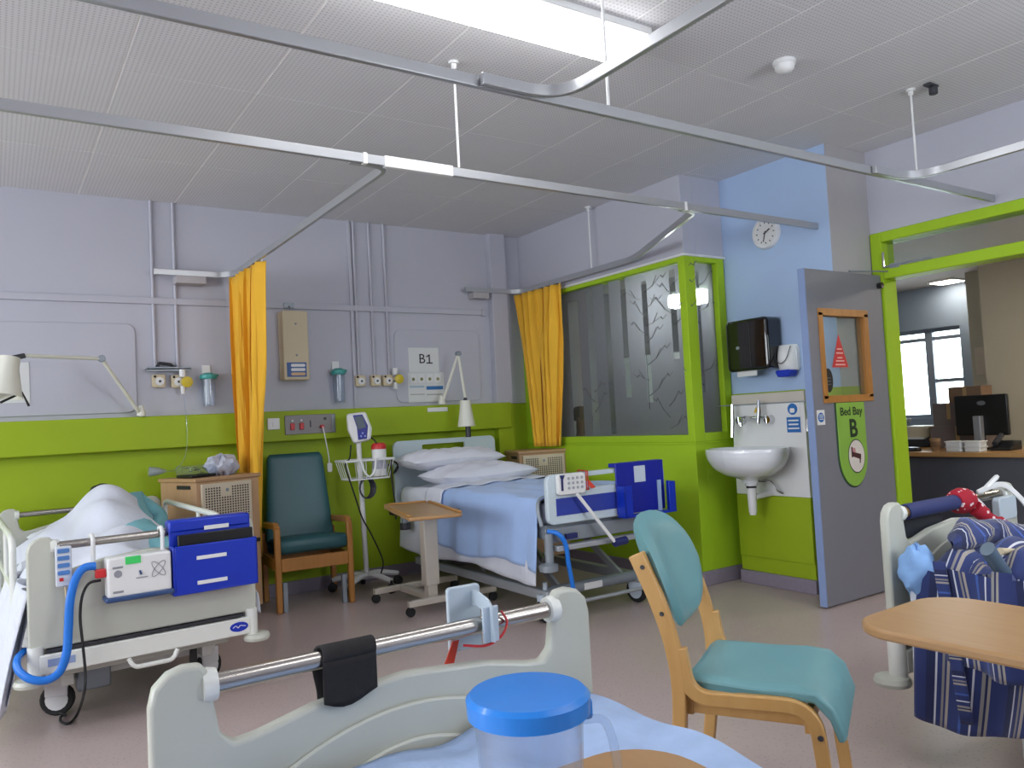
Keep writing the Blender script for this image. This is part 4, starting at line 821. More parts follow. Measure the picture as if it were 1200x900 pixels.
MB().prism(rrect(px0, .565, px1, .735, .012), (0, -.035, 0), (1, 0, 0), (0, 0, 1), .085).xf(BL).build('casing', WHITE, t, world=True, bev=.01, seg=3)
MB().prism(rrect(px0 - .01, .548, px1 + .01, .57, .01), (0, -.03, 0), (1, 0, 0), (0, 0, 1), .095).xf(BL).build('base', mat('slate_blue_plastic', '#2f4a78', .4), t, world=True, bev=.006)
for x in (-.225, .05): MB().tube(fillet([(x, -.04, .70), (x, -.045, .815), (x, -.02, .832), (x, .02, .822)], .012), .009, 8).xf(BL).build('rail_hook', WHITE, t, world=True)
MB().span((-.255 + .14, -.1225, .70), (-.255 + .20, -.120, .732)).xf(BL).build('sticker', mat('green_sticker', '#3fcf66', .6), t, world=True)
gp_ = mat('pump_print_grey', '#8a8c94', .6)
MB().lathe([(.016, 0), (.014, .002)], BL @ V((-.145, -.12, .665)), 16, (0, -1, 0)).build('control_dial', gp_, t, world=True)
for q in ((-.165, .688, -.125, .696), (-.165, .585, -.125, .594), (-.075, .635, -.03, .640)): MB().span((q[0], -.122, q[1]), (q[2], -.12, q[3])).xf(BL).build('printed_text', gp_, t, world=True)
MB().tube([(-.055, -.122, .65), (-.06, -.122, .668)], .005, 4).xf(BL).build('printed_mark', mat('print_navy', '#28406e', .6), t, world=True)
for a in (40, -40):
    q = [(.015 + .034 * math.cos(w) * math.cos(math.radians(a)) - .012 * math.sin(w) * math.sin(math.radians(a)), -.1215, .665 + 1.35 * (.034 * math.cos(w) * math.sin(math.radians(a)) + .012 * math.sin(w) * math.cos(math.radians(a)))) for w in [2 * PI * i / 24 for i in range(25)]]
    MB().tube(q, .0016, 4).xf(BL).build('atom_loop', gp_, t, world=True)
t = thing('air_hose', 'bright blue air hose looping from the mattress pump', 'hose', BL @ V((-.4, -.1, .2)))
MB().span((-.225, -.10, .655), (-.185, -.06, .69)).xf(BL).build('connector', RED, t, world=True, bev=.004)
hp = [PXL(112, 663, 3.765), PXL(98, 666, 3.76), PXL(88, 680, 3.75), PXL(82, 705, 3.74), PXL(80, 740, 3.73), PXL(78, 765, 3.72), PXL(70, 787, 3.72), PXL(55, 797, 3.72), PXL(36, 796, 3.73), PXL(22, 786, 3.76), PXL(20, 773, 3.80), PXL(28, 763, 3.88)]
MB().tube(smoothpath(hp, 6), .017, 10, flat=.8).build('tube', HOSE, t, world=True)
t = thing('power_cable', 'thin black power cable trailing to the floor from the pump', 'cable', BL @ V((-.25, -.1, 0)))
cp = [PXL(118, 680, 3.77), PXL(104, 684, 3.76), PXL(96, 700, 3.75), PXL(94, 725, 3.74), PXL(97, 755, 3.72), PXL(100, 790, 3.71), PXL(98, 815, 3.70), PX(90, 838, 'z', .012), PX(80, 848, 'z', .01), PX(71, 845, 'z', .01), PX(72, 839, 'z', .01), PX(77, 838, 'z', .01), PX(66, 834, 'z', .012), PX(57, 828, 'z', .012), PX(52, 815, 'z', .03)]
MB().tube(smoothpath(cp, 5), .006, 8).build('lead', RUBBER, t, world=True)
t = thing('bed_handset', 'white bed control handset with blue buttons on the left bed', 'remote control', BL @ V((-.33, -.05, .63)), math.radians(2.5))
MB().prism(rrect(-.365, .635, -.305, .80, .008), (0, -.025, 0), (1, 0, 0), (0, 0, 1), .025).xf(BL).build('body', mat('handset_grey', '#cdd3dc', .4), t, world=True, bev=.004)
for i in range(4):
    z = .785 - i * .030
    MB().prism(rrect(-.358, z - .012, -.314, z + .006, .005), (0, -.05, 0), (1, 0, 0), (0, 0, 1), .003).xf(BL).build('button', mat('button_blue', '#4f7fbe', .5), t, world=True)
MB().span((-.353, -.053, .658), (-.338, -.05, .672)).xf(BL).build('stop_button', RED, t, world=True)
MB().tube([(-.35, -.02, .79), (-.35, .0, .82), (-.35, .02, .80)], .007, 6).xf(BL).build('hanger', WHITE, t, world=True)
MB().tube(smoothpath([BL @ V(p) for p in ((-.33, -.04, .635), (-.325, -.035, .58), (-.318, -.035, .50), (-.315, -.03, .44), (-.31, .02, .36))]), .0055, 6).build('cord', CREAMBOX, t, world=True)
m = MB()
for k in range(12): m.lathe([(.010, -.003), (.010, .003)], BL @ V((-.319, -.036, .545 - k * .0115)), 8, (.1, 0, 1))
o = m.build('coiled_cord', CREAMBOX, t, world=True)

# --- the made bed B1 (other make, pale blue panels)
bed2 = thing('made_bed', 'pale blue hospital bed neatly made with a blue blanket', 'bed', (3.115, 3.69, 0), math.radians(-1)); B2 = RM[bed2.name]
w = .458
fo = rrect(-w, .605, w, .895, .045); fi = [(max(-.33, min(.33, x * .70)), .80 + (.868 - .80) * (z - .605) / .29) for x, z in fo]
fbd = MB().ring(fo, fi, (0, .018, 0), (1, 0, 0), (0, 0, 1), .036).build('footboard', PALEBLUE, bed2, bev=.008, seg=3)
MB().span((-.40, -.021, .655), (.40, -.017, .755)).build('blue_inset', mat('inset_blue', '#2d3f9e', .4), fbd)
ho = rrect(-.475, .55, .475, 1.10, .05); hi_ = [(x * .42 - .02, .995 + (1.06 - .995) * (z - .55) / .55) for x, z in ho]
MB().ring(ho, hi_, (0, 2.10, 0), (1, 0, 0), (0, 0, 1), .03).build('headboard', PALEBLUE, bed2, bev=.006, seg=3)
MB().span((-.44, .0, .50), (.44, .05, .585)).build('foot_crossbar', GREYMET, bed2, bev=.005); MB().span((-.42, -.04, .455), (.42, .02, .485)).build('lower_rail', mat('light_grey_metal', '#a9aeb4', .4, .3), bed2, bev=.004)
MB().span((-.34, -.022, .515), (-.26, .0, .545)).build('maker_plate', NAVY, bed2)
for s in (-1, 1):
    MB().span((s * .43 - .02, .03, .52), (s * .43 + .02, 2.05, .58)).build('side_frame', GREYMET, bed2, bev=.004)
    MB().cyl((s * .455, .0, .38), (s * .455, .0, .56), .026, n=14).build('corner_post', GREYMET, bed2)
    MB().lathe([(.03, 0), (.055, .006), (.055, .04), (.03, .05)], (s * .47, -.01, .345), 18).build('bumper_wheel', GREYMET, bed2)
    MB().span((s * .36 - .03, .14, .135), (s * .36 + .03, 1.95, .195)).build('chassis_bar', mat('light_grey_metal', '#a9aeb4', .4, .3), bed2, bev=.01)
    for y in (.20, 1.80): castor(bed2, s * .36, y, .075, .9 * s + (PI / 2 if y > 1 else .9), mat('pale_castor_cover', '#c4d0dc', .35))
    MB().tube([(s * .25, .20, .18), (s * .25, .75, .50)], .03, 4, flat=.5).build('lift_arm', mat('light_grey_metal', '#a9aeb4', .4, .3), bed2)
    MB().tube([(s * .25, 1.1, .18), (s * .25, 1.6, .50)], .03, 4, flat=.5).build('lift_arm', mat('light_grey_metal', '#a9aeb4', .4, .3), bed2)
MB().cyl((-.36, .20, .175), (.36, .20, .175), .035, n=14).build('foot_axle', GREYMET, bed2); MB().span((-.09, .163, .155), (.05, .168, .195)).build('axle_label', WHITE, bed2)
MB().cyl((-.36, 1.80, .175), (.36, 1.80, .175), .035, n=14).build('head_axle', GREYMET, bed2); MB().cyl((-.45, .12, .105), (.45, .12, .105), .012, n=8).build('brake_bar', mat('light_grey_metal', '#a9aeb4', .4, .3), bed2)
MB().span((.36, .10, .10), (.50, .16, .14)).build('brake_pedal', GREYMET, bed2, bev=.01)
MB().span((-.45, .03, .58), (.45, 2.06, .60)).build('platform', GREYMET, bed2); MB().span((-.43, .04, .60), (.43, 2.05, .725)).build('mattress', mat('mattress_cover', '#8f98a8', .5), bed2, bev=.03, seg=3)
MB().tube([(-.42, 1.75, .52), (-.52, 1.75, .52)], .022, 8).cyl((-.55, 1.75, .54), (-.55, 1.75, .49), .025, n=10).cyl((-.55, 1.75, .49), (-.55, 1.75, .44), .04, n=12, mi=1).build('drip_pole_socket', [GREYMET, DARK], bed2)
def drape(y0, y1, over_l, over_r, top, wav, off, hem, seed):
    def fn(u, v):
        y = y0 + (y1 - y0) * u; total = over_l + .89 + over_r; s = v * total
        if s < over_l:
            d = over_l - s; k = d / over_l; d += hem * math.sin(9 * u + seed) * k
            x = -.445 - .012 - off - .03 * k - wav * k * (math.sin(26 * u + seed) * .6 + .4 * math.sin(43 * u)); z = top - d
            if d < .03: x += .02 * (1 - d / .03)
        elif s > over_l + .89:
            d = s - over_l - .89; x = .445 + .012 + off; z = top - d
        else:
            x = -.445 + (s - over_l); z = top + .012 + .006 * math.sin(14 * u + 8 * x) + .006 * math.sin(9 * x * 3 + seed) - .03 * (1 if abs(x) > .42 else 0) * 0
            e = min(abs(x + .445), abs(x - .445)); z -= .02 * max(0, 1 - e / .04) ** 2
        return B2 @ V((x, y, z))
    return fn
o = MB().grid(drape(.10, 2.0, .46, .12, .728, .012, 0, .02, 1), 70, 60).build('bed_sheet', LINEN, solid=.004); tag(o, 'white sheet hanging below the blue blanket on the made bed', 'sheet')
o = MB().grid(drape(.07, 1.34, .40, .12, .750, .014, .012, .02, 2), 70, 60).build('blue_blanket', BLANKET, solid=.005); tag(o, 'pale blue blanket spread over the made bed', 'blanket')
def fold(u, v):
    y = 1.24 + .26 * u; p = drape(.07, 1.34, .20, .10, .762, .008, .026, .01, 3)((y - .07) / 1.27, v); q = B2.inverted() @ p; q.y = y; q.z += .010 * math.sin(PI * u); return B2 @ q
o = MB().grid(fold, 10, 50).build('folded_sheet', LINEN, solid=.006); tag(o, 'white sheet turned down over the blanket below the pillows', 'sheet')
o = pil(-.0, 1.56, .825, .84, .46, .17, B2, 3).build('pillow', PILLOW); tag(o, 'lower white pillow on the made bed', 'pillow', 'pillows on the made bed')
o = pil(-.07, 1.80, .945, .82, .42, .16, B2 @ Matrix.Translation((0, 0, 0)) @ Matrix.Rotation(.03, 4, 'Z'), 5).build('pillow', PILLOW); tag(o, 'upper white pillow leaning on the pale blue headboard', 'pillow', 'pillows on the made bed')
# things on bed B1's foot
t = thing('file_pocket', 'dark blue file pocket on the foot of the made bed', 'file holder', B2 @ V((.28, -.05, .60)), math.radians(-1.5))
MB().span((.04, -.040, .615), (.43, -.030, .925)).xf(B2).build('back_plate', mat('deep_blue_plastic', '#16249a', .35), t, world=True, bev=.003)
MB().span((.04, -.035, .90), (.43, .03, .925)).xf(B2).build('rail_hook', mat('deep_blue_plastic', '#16249a', .35), t, world=True, bev=.004)
MB().span((.04, -.115, .60), (.10, -.105, .79)).span((.04, -.115, .60), (.05, -.04, .79)).xf(B2).build('side_pocket', BLUE, t, world=True, bev=.003)
MB().span((.40, -.115, .605), (.455, -.105, .79)).span((.445, -.115, .605), (.455, -.04, .79)).xf(B2).build('side_pocket', BLUE, t, world=True, bev=.003); MB().span((.04, -.115, .60), (.455, -.04, .61)).xf(B2).build('pocket_floor', BLUE, t, world=True)
MB().span((.185, -.044, .80), (.275, -.040, .90)).xf(B2).build('label_window', mat('frosted_label', '#c8d4e4', .3), t, world=True, bev=.004)
MB().span((.365, -.05, .61), (.395, -.044, .80)).xf(B2).build('paper_edge', mat('pocket_paper', '#9db6d8', .6), t, world=True)
t = thing('bed_handset', 'white keypad handset with twelve keys on the made bed foot', 'remote control', B2 @ V((-.34, -.05, .78)), math.radians(-1.5))
MB().prism(rrect(-.40, .775, -.20, .895, .02), (0, -.02, 0), (1, 0, 0), (0, 0, 1), .03).xf(B2).build('body', WHITE, t, world=True, bev=.005)
MB().prism([(-.39, .89), (-.35, .89), (-.365, .865), (-.365, .80), (-.38, .80), (-.38, .87)], (0, -.05, 0), (1, 0, 0), (0, 0, 1), .002).xf(B2).build('printed_logo', NAVY, t, world=True)
for r_ in range(3):
    for c_ in range(4): MB().prism(ell(-.325 + c_ * .032, .868 - r_ * .028, .009, .009, 10), (0, -.05, 0), (1, 0, 0), (0, 0, 1), .003).xf(B2).build('key', mat('key_grey', '#a4a8b0', .5), t, world=True)
m = MB()
for x in (-.195, -.183): m.tube([(x, -.05, .90), (x, .03, .905), (x, .03, .80), (x, -.05, .79), (x, -.05, .90)], .004, 6)
m.xf(B2).build('red_ties', mat('red_cord', '#b03028', .6), t, world=True); MB().prism([(-.18, .85), (-.13, .80), (-.16, .795), (-.185, .82)], (0, -.05, 0), (1, 0, 0), (0, 0, 1), .004).xf(B2).build('red_tag', mat('orange_red_tag', '#d0402a', .6), t, world=True)
t = thing('crank_handle', 'pale crank rod with a navy knob leaning across the made bed foot', 'crank', B2 @ V((-.15, -.08, .44)), 0)
MB().tube([B2 @ V((-.28, -.065, .775)), B2 @ V((-.05, -.10, .475))], .011, 8).build('rod', WHITE, t, world=True); MB().cyl(B2 @ V((-.05, -.10, .465)), B2 @ V((.04, -.10, .472)), .024, n=14).build('knob', NAVY, t, world=True)
t = thing('air_hose', 'bright blue hose hanging under the made bed', 'hose', B2 @ V((-.42, -.03, .2)))
MB().tube(smoothpath([B2 @ V(p) for p in ((-.44, .02, .57), (-.41, -.04, .555), (-.37, -.05, .49), (-.355, -.045, .38), (-.335, -.04, .28), (-.32, -.03, .20), (-.31, .02, .09))]), .014, 10).build('tube', HOSE, t, world=True)
t = thing('bed_strap', 'grey curved mattress retainer at the made bed foot', 'retainer', B2 @ V((-.46, .05, .60))); MB().tube(smoothpath([B2 @ V(p) for p in ((-.47, .04, .60), (-.475, .06, .68), (-.455, .08, .74), (-.40, .09, .76))]), .012, 8).build('loop', GREYMET, t, world=True)

# ================================================================ FURNITURE
def locker(label, loc, rz):
    t = thing('bedside_locker', label, 'locker', loc, rz)
    MB().span((0, .0, .06), (.47, .42, .93)).build('carcass', BEECH, t, bev=.004); MB().span((-.012, -.012, .93), (.482, .43, .955)).build('top', wood('beech_top', '#b8946e', '#a5805c', 0, .4), t, bev=.005)
    d = MB().span((.03, -.018, .52), (.40, .0, .915)).build('upper_door', mat('perforated_beige_panel', '#cdbfa8', .5), t, bev=.003)
    m = MB()
    for i in range(17):
        for j in range(16):
            x = .06 + i * .0194; z = .635 + j * .0165
            if 6 <= i <= 9 and j >= 12: continue
            m.box((x, -.0185, z), (.010, .002, .010))
    h = m.build('vent_holes', INK, d, smooth=False); h['kind'] = 'stuff'
    MB().lathe([(.012, 0), (.010, .004)], (.215, -.018, .865), 10, (0, -1, 0)).build('lock', GREYMET, d)
    MB().span((.03, -.012, .10), (.40, .0, .50)).build('lower_door', BEECH, t, bev=.003); MB().span((.41, -.01, .49), (.46, .002, .515)).build('finger_slot', INK, t)
    MB().span((-.002, .06, .885), (.001, .22, .91)).build('side_slot', INK, t)
    for x in (.05, .42):
        for y in (.05, .37): MB().cyl((x, y, 0), (x, y, .06), .022, n=12).build('foot_castor', RUBBER, t)
    return t
locker('beech bedside locker with a perforated door beside the left bed', (1.085, 5.33, 0), math.radians(20))
locker('beech bedside locker with a perforated door under the second curtain', (3.70, 5.50, 0), math.radians(-16))
LK = RM['bedside_locker']
def crumple(u, v):
    th = 2 * PI * u; ph = PI * (v - .5); r = 1 + .10 * math.sin(5 * th + 4 * ph) + .06 * math.sin(11 * th - 7 * ph)
    return LK @ V((.285 + .115 * r * math.cos(th) * math.cos(ph), .14 + .09 * r * math.sin(th) * math.cos(ph), 1.02 + .065 * r * math.sin(ph) + .012 * math.sin(9 * th)))
o = MB().grid(crumple, 28, 14).build('tissue_pack', mat('printed_white_wrap', '#d4d4da', .6, hex2='#8f98b4', scale=26)); tag(o, 'crumpled white printed package on the left locker', 'package')
t = thing('plant_tray', 'clear salad tray of dark green leaves on the left locker', 'food tray', LK @ V((.10, .16, .957)), math.radians(20))
MB().span((.02, .08, .957), (.20, .26, .975)).xf(LK).build('tray', BLACK, t, world=True, bev=.004)
r = random.Random(3)
for k in range(22):
    c = V((r.uniform(.04, .18), r.uniform(.10, .24), r.uniform(.98, 1.02))); M = Matrix.Rotation(r.uniform(0, 6), 3, 'Z') @ Matrix.Rotation(r.uniform(-.8, .8), 3, 'X')
    MB()._add([LK @ (c + M @ V(p)) for p in ((-.022, 0, 0), (0, -.012, .006), (.024, 0, 0), (0, .012, .006))], [(0, 1, 2), (0, 2, 3)]).build('leaf', mat('salad_green', '#5a6b34', .6, hex2='#8a8f58', scale=30), t, world=True, smooth=False)
MB().span((.015, .075, .975), (.205, .265, 1.035)).xf(LK).build('clear_lid', JUG, t, world=True, bev=.012)
t = thing('oxygen_mask', 'clear plastic mask hanging on a thin tube left of the locker', 'mask', (.93, 5.80, .98))
MB().tube(smoothpath([(1.13, 5.85, 1.53), (1.14, 5.82, 1.30), (1.12, 5.80, 1.10), (1.05, 5.80, 1.005), (.99, 5.80, 1.0)]), .004, 6).build('tubing', JUG, t, world=True)
MB().lathe([(.014, 0), (.02, .02), (.034, .05), (.042, .10), (.040, .105), (.032, .052), (.018, .022)], (.99, 5.80, 1.0), 18, (-1, 0, .05), sx=.8).build('mask_cup', glassmat('clear_mask_plastic', '#dfe4ea', .25, .1), t, world=True)
# green armchair
t = thing('armchair', 'dark teal high-backed armchair with honey oak arms', 'armchair', (1.85, 5.33, 0), math.radians(-5)); AC = RM[t.name]
hw = .25
for s in (-1, 1):
    MB().span((s * hw - .02, 0, 0), (s * hw + .02, .045, .57)).build('front_leg', OAKY, t, bev=.008)
    MB().span((s * hw - .02, .45, 0), (s * hw + .02, .495, .50)).build('back_leg', OAKY, t, bev=.008)
    MB().tube(fillet([(s * hw, .02, .56), (s * hw, .06, .585), (s * hw, .50, .555)], .03), .030, 4, flat=.9, up=(0, 0, 1)).build('arm', OAKY, t, bev=.006)
    MB().span((s * hw - .018, .045, .28), (s * hw + .018, .45, .36)).build('side_rail', OAKY, t, bev=.004)
    MB().span((s * (hw - .045) - .016, .03, 0), (s * (hw - .045) + .016, .06, .20)).build('leg_extension', GREYMET, t, bev=.003)
MB().span((-hw + .02, .003, .275), (hw - .02, .035, .365)).build('front_rail', OAKY, t, bev=.004); MB().span((-hw + .02, .46, .28), (hw - .02, .485, .36)).build('back_rail', OAKY, t, bev=.004)
def acs(u, v):
    x = (u - .5) * 2; th = 2 * PI * v; a = math.cos(th); b = math.sin(th); ca = abs(a) ** .4 * (1 if a > 0 else -1); sb = abs(b) ** .5 * (1 if b > 0 else -1)
    k = 1 - .10 * abs(x) ** 8
    return V((x * .232, .235 - ca * .245 * k, .42 + sb * .058 * k + .02 * (ca) + .006 * (1 - x * x)))
MB().grid(acs, 16, 32)._add([], []).build('seat_cushion', DKTEAL, t, ang=70)
def acb(u, v):
    th = 2 * PI * v; a = math.cos(th); b = math.sin(th); ca = abs(a) ** .35 * (1 if a > 0 else -1); sb = abs(b) ** .5 * (1 if b > 0 else -1)
    q = max(0, (u - .93) / .07); z = .44 + .62 * u; wd = (.248 - .045 * u) * (1 - .10 * q * q); dep = .06 * (1 - .45 * u) * max(.001, 1 - q ** 3) ** .5
    return V((ca * wd, .43 + .075 * u - sb * dep, z))
MB().grid(acb, 44, 36).build('backrest', DKTEAL, t, ang=70)
# observation stand
t = thing('vitals_monitor_stand', 'wheeled vital signs monitor stand beside the armchair', 'monitor stand', (2.34, 5.62, 0), 0)
sx, sy = 2.34, 5.62
MB().cyl((sx, sy, .10), (sx - .02, sy, 1.16), .019, n=14).build('pole', WHITE, t, world=True)
for k in range(5):
    a = math.radians(-70 + 72 * k); d = V((math.cos(a), math.sin(a), 0)); c = V((sx, sy, 0)); e = c + d * .26
    MB().tube(smoothpath([c + V((0, 0, .11)), c + d * .10 + V((0, 0, .12)), e + V((0, 0, .09))]), [.03, .028, .028, .026, .026, .024, .024, .022, .022, .02, .02, .02, .018], 8, flat=1.2).build('base_arm', WHITE, t, world=True)
    MB().lathe([(.014, -.02), (.034, -.016), (.034, .016), (.014, .02)], e + V((0, 0, .034)), 14, (d.y, -d.x, 0)).cyl(e + V((0, 0, .04)), e + V((0, 0, .095)), .012, n=8).build('castor', RUBBER, t, world=True)
mon = Matrix.Translation((sx - .025, sy - .03, 1.225)) @ Matrix.Rotation(-.12, 4, 'Y') @ Matrix.Rotation(-.35, 4, 'Z') @ Matrix.Rotation(-.15, 4, 'X')
b = MB().prism([(-.055, -.115), (.075, -.105), (.095, -.02), (.07, .11), (-.075, .115), (-.085, 0)], (0, .05, 0), (1, 0, 0), (0, 0, 1), .10).xf(mon).build('monitor_body', WHITE, t, world=True, bev=.02, seg=3)
MB().prism([(-.02, -.095), (.045, -.095), (.068, .0), (.04, .09), (-.03, .095), (-.015, 0)], (0, -.05, 0), (1, 0, 0), (0, 0, 1), .004).xf(mon).build('screen_bezel', mat('indigo_bezel', '#2a2f86', .35), b, world=True, bev=.004)
MB().prism([(-.008, -.02), (.052, -.01), (.038, .078), (-.02, .08)], (0, -.054, 0), (1, 0, 0), (0, 0, 1), .002).xf(mon).build('screen', mat('grey_lcd', '#5a6470', .25), b, world=True)
for q in ((.02, -.05), (.035, -.075), (.005, -.07)): MB().lathe([(.008, 0), (.007, .003)], mon @ V((q[0], -.054, q[1])), 10, (0, -1, 0)).build('button', mat('button_light_blue', '#8f9ce0', .4), b, world=True)
MB().cyl((sx - .02, sy, 1.13), (sx - .02, sy, 1.17), .045, .03, n=16).build('monitor_mount', WHITE, t, world=True)
bz0, bz1 = .84, .98
m = MB()
rim = [V((sx - .17, sy - .12, bz1)), V((sx + .21, sy - .12, bz1)), V((sx + .21, sy + .10, bz1)), V((sx - .17, sy + .10, bz1)), V((sx - .17, sy - .12, bz1))]
m.tube(rim, .009, 8); low = [V((p.x * .8 + sx * .2 + .005, p.y * .85 + sy * .15, bz0)) for p in rim]; m.tube(low, .006, 6)
for i in range(4):
    for k in range(5):
        f = k / 5; m.tube([rim[i].lerp(rim[i + 1], f), low[i].lerp(low[i + 1], f)], .003, 5)
for k in range(1, 8): m.tube([low[0].lerp(low[1], k / 8), low[3].lerp(low[2], k / 8)], .003, 5)
m.build('wire_basket', WHITE, t, world=True); MB().tube(smoothpath([(sx - .06, sy - .13, .99), (sx - .04, sy - .14, .90), (sx, sy - .14, .86), (sx + .04, sy - .14, .90), (sx + .06, sy - .13, .99)]), .008, 8).build('basket_bracket', WHITE, t, world=True)
for pts in ([(sx + .06, sy - .05, 1.15), (sx + .10, sy - .06, 1.10), (sx + .10, sy - .06, .98)], [(sx - .10, sy - .05, 1.10), (sx - .12, sy - .06, 1.0), (sx - .17, sy - .10, .95), (sx - .10, sy - .1, .70), (sx - .04, sy - .06, .55), (sx + .03, sy - .05, .42), (sx + .10, sy - .08, .22), (sx + .07, sy - .10, .12)], [(sx + .20, sy - .1, .97), (sx + .18, sy - .13, .85), (sx + .20, sy - .13, .62), (sx + .20, sy - .13, .52)], [(sx + .21, sy, .92), (sx + .26, sy - .02, .95), (sx + .30, sy, .90), (sx + .25, sy - .02, .86), (sx + .28, sy - .04, .92)]):
    MB().tube(smoothpath(pts, 5), .006, 6).build('cable', RUBBER, t, world=True)
m = MB()
for k in range(5): m.tube([V((sx + .045 * math.cos(a) * (1 + .1 * k), sy - .05 - .012 * k, .77 + .075 * math.sin(a))) for a in [2 * PI * i / 14 for i in range(15)]], .006, 5)
m.build('coiled_cable', DARK, t, world=True)
o = thing('wipes_canister', 'white wipes canister with a red lid in the monitor basket', 'canister', (sx + .13, sy - .03, .855)); c = (sx + .13, sy - .03, .855)
MB().lathe([(.0, 0), (.055, 0), (.055, .20)], c).build('canister_body', WHITE, o, world=True); MB().lathe([(.057, .20), (.058, .225), (.045, .245), (0, .25)], c).build('lid', RED, o, world=True); MB().lathe([(.0555, .05), (.0555, .13)], c).build('wrap_label', mat('canister_print', '#cfcad0', .5, hex2='#8890a8', scale=40), o, world=True)
# overbed tables
def overbed(label, root, top_c, z, L_, W_, trz, col_xy, legs, lip=True, colr=(.10, .075)):
    t = thing('overbed_table', label, 'table', (root[0], root[1], 0))
    M = Matrix.Translation((top_c[0], top_c[1], z)) @ Matrix.Rotation(trz, 4, 'Z')
    tp = MB().prism(rrect(-W_ / 2, -L_ / 2, W_ / 2, L_ / 2, .03 if lip else .10, 7), (0, 0, -.022), (1, 0, 0), (0, 1, 0), .022).xf(M).build('table_top', BEECHT, t, world=True, bev=.006)
    if lip:
        for x in (-1, 1): MB().span((x * (W_ / 2 - .012) - .012, -L_ / 2 + .03, 0), (x * (W_ / 2 - .012) + .012, L_ / 2 - .03, .012)).xf(M).build('edge_lip', wood('oak_lip', '#b98a50', '#a4763e', 1), tp, world=True, bev=.004)
        MB().span((-W_ / 2 + .03, L_ / 2 - .022, 0), (W_ / 2 - .03, L_ / 2, .012)).xf(M).build('edge_lip', wood('oak_lip', '#b98a50', '#a4763e', 1), tp, world=True, bev=.004)
    cx, cy = col_xy; CR = mat('cream_enamel_metal', '#cfc6b8', .4)
    MB().span((cx - colr[0] / 2, cy - colr[1] / 2, .16), (cx + colr[0] / 2, cy + colr[1] / 2, z - .05)).build('column', CR, t, world=True, bev=.006); MB().span((cx - .035, cy - .03, .05), (cx + .035, cy + .03, .2)).build('inner_column', CR, t, world=True, bev=.004)
    MB().span((min(cx, top_c[0]) - .06, min(cy, top_c[1]) - .05, z - .055), (max(cx, top_c[0]) + .06, max(cy, top_c[1]) + .05, z - .022)).build('support_plate', BLACK, t, world=True, bev=.004)
    (ax, ay, bx, by) = legs[0], legs[1], legs[2], legs[3]
    for y in (ay, by):
        MB().span((ax, y - .022, .06), (bx, y + .022, .10)).build('base_leg', CR, t, world=True, bev=.006)
        for x in (ax + .015, bx - .02): MB().lathe([(.012, -.014), (.03, -.012), (.03, .012), (.012, .014)], (x, y, .03), 12, (0, 1, 0)).cyl((x, y, .04), (x, y, .10), .012, n=8).build('castor', RUBBER, t, world=True)
    MB().span((cx - .03, min(ay, by), .055), (cx + .03, max(ay, by), .095)).build('cross_bar', CR, t, world=True, bev=.006)
    return t
overbed('small overbed table with a lipped beech top by the made bed', (2.4, 4.8), (2.225, 4.44), .70, .82, .32, math.radians(-14), (2.42, 4.73), (2.20, 4.63, 2.86, 5.17))
overbed('plain beech overbed table in front of the striped gown', (1.73, .6), (1.735, .64), .75, .84, .385, math.radians(1), (1.73, .28), (1.45, .05, 2.05, .5), lip=False)
overbed('beech overbed table under the water jug, only one corner showing', (.6, .5), (.60, .52), .74, .80, .405, math.radians(-2), (.6, .18), (.3, .02, .9, .4), lip=False)
# wooden chair
def ribbon(path, w0, w1=None):
    """outline of a bent strip of given width along a 2-D path"""
    k = len(path); L_, R_ = [], []; w1 = w0 if w1 is None else w1
    for i in range(k):
        a = path[max(0, i - 1)]; b = path[min(k - 1, i + 1)]; d = V((b[0] - a[0], b[1] - a[1])).normalized(); w = (w0 + (w1 - w0) * i / (k - 1)) / 2
        L_.append((path[i][0] - d.y * w, path[i][1] + d.x * w)); R_.append((path[i][0] + d.y * w, path[i][1] - d.x * w))
    return L_ + R_[::-1]
t = thing('visitor_chair', 'light oak visitor chair with teal vinyl seat and back', 'chair', (1.903, 1.554, 0), math.radians(30))
for s in (-1, 1):
    x = s * .215
    pp = [(p.y, p.z) for p in smoothpath([(0, .275, 0), (0, .24, .22), (0, .222, .42), (0, .232, .55), (0, .268, .68), (0, .325, .82)], 5)]
    MB().prism(ribbon(pp, .036, .046), (x - .015, 0, 0), (0, 1, 0), (0, 0, 1), .03).build('back_post', OAK, t, bev=.004)
    fp = [(p.y, p.z) for p in fillet([(0, .215, .56), (0, .195, .425), (0, -.135, .435), (0, -.175, 0)], .08, 8)]
    MB().prism(ribbon(fp, .040, .036), (x - .0145, 0, 0), (0, 1, 0), (0, 0, 1), .029).build('front_leg', OAK, t, bev=.004)
    for z, y in ((.785, .305), (.655, .256), (.12, .256)): MB().lathe([(.007, 0), (.006, .003)], (x + s * .0155, y, z), 8, (s, 0, 0)).build('screw', DARK, t)
    MB().lathe([(.008, 0), (.007, .003)], (x + s * .0155, -.147, .36), 8, (s, 0, 0)).build('screw', DARK, t)
    MB().span((x - s * .03 - .012, -.11, .375), (x - s * .03 + .012, .20, .415)).build('seat_rail', OAK, t, bev=.003)
MB().span((-.20, .19, .37), (.20, .21, .415)).build('rear_rail', OAK, t, bev=.003); MB().span((-.20, -.125, .355), (.20, -.105, .405)).build('front_rail', OAK, t, bev=.003)
sp_ = [(.22 - (.22 - a_) * .84, b_) for a_, b_ in [(.17, .432), (.215, .440), (.222, .462), (.19, .480), (.10, .478), (.0, .474), (-.14, .478), (-.215, .466), (-.265, .43), (-.292, .365), (-.288, .345), (-.272, .348), (-.25, .40), (-.205, .436), (-.10, .436), (.05, .436)]]
m = MB(); nx = 18; vv = []
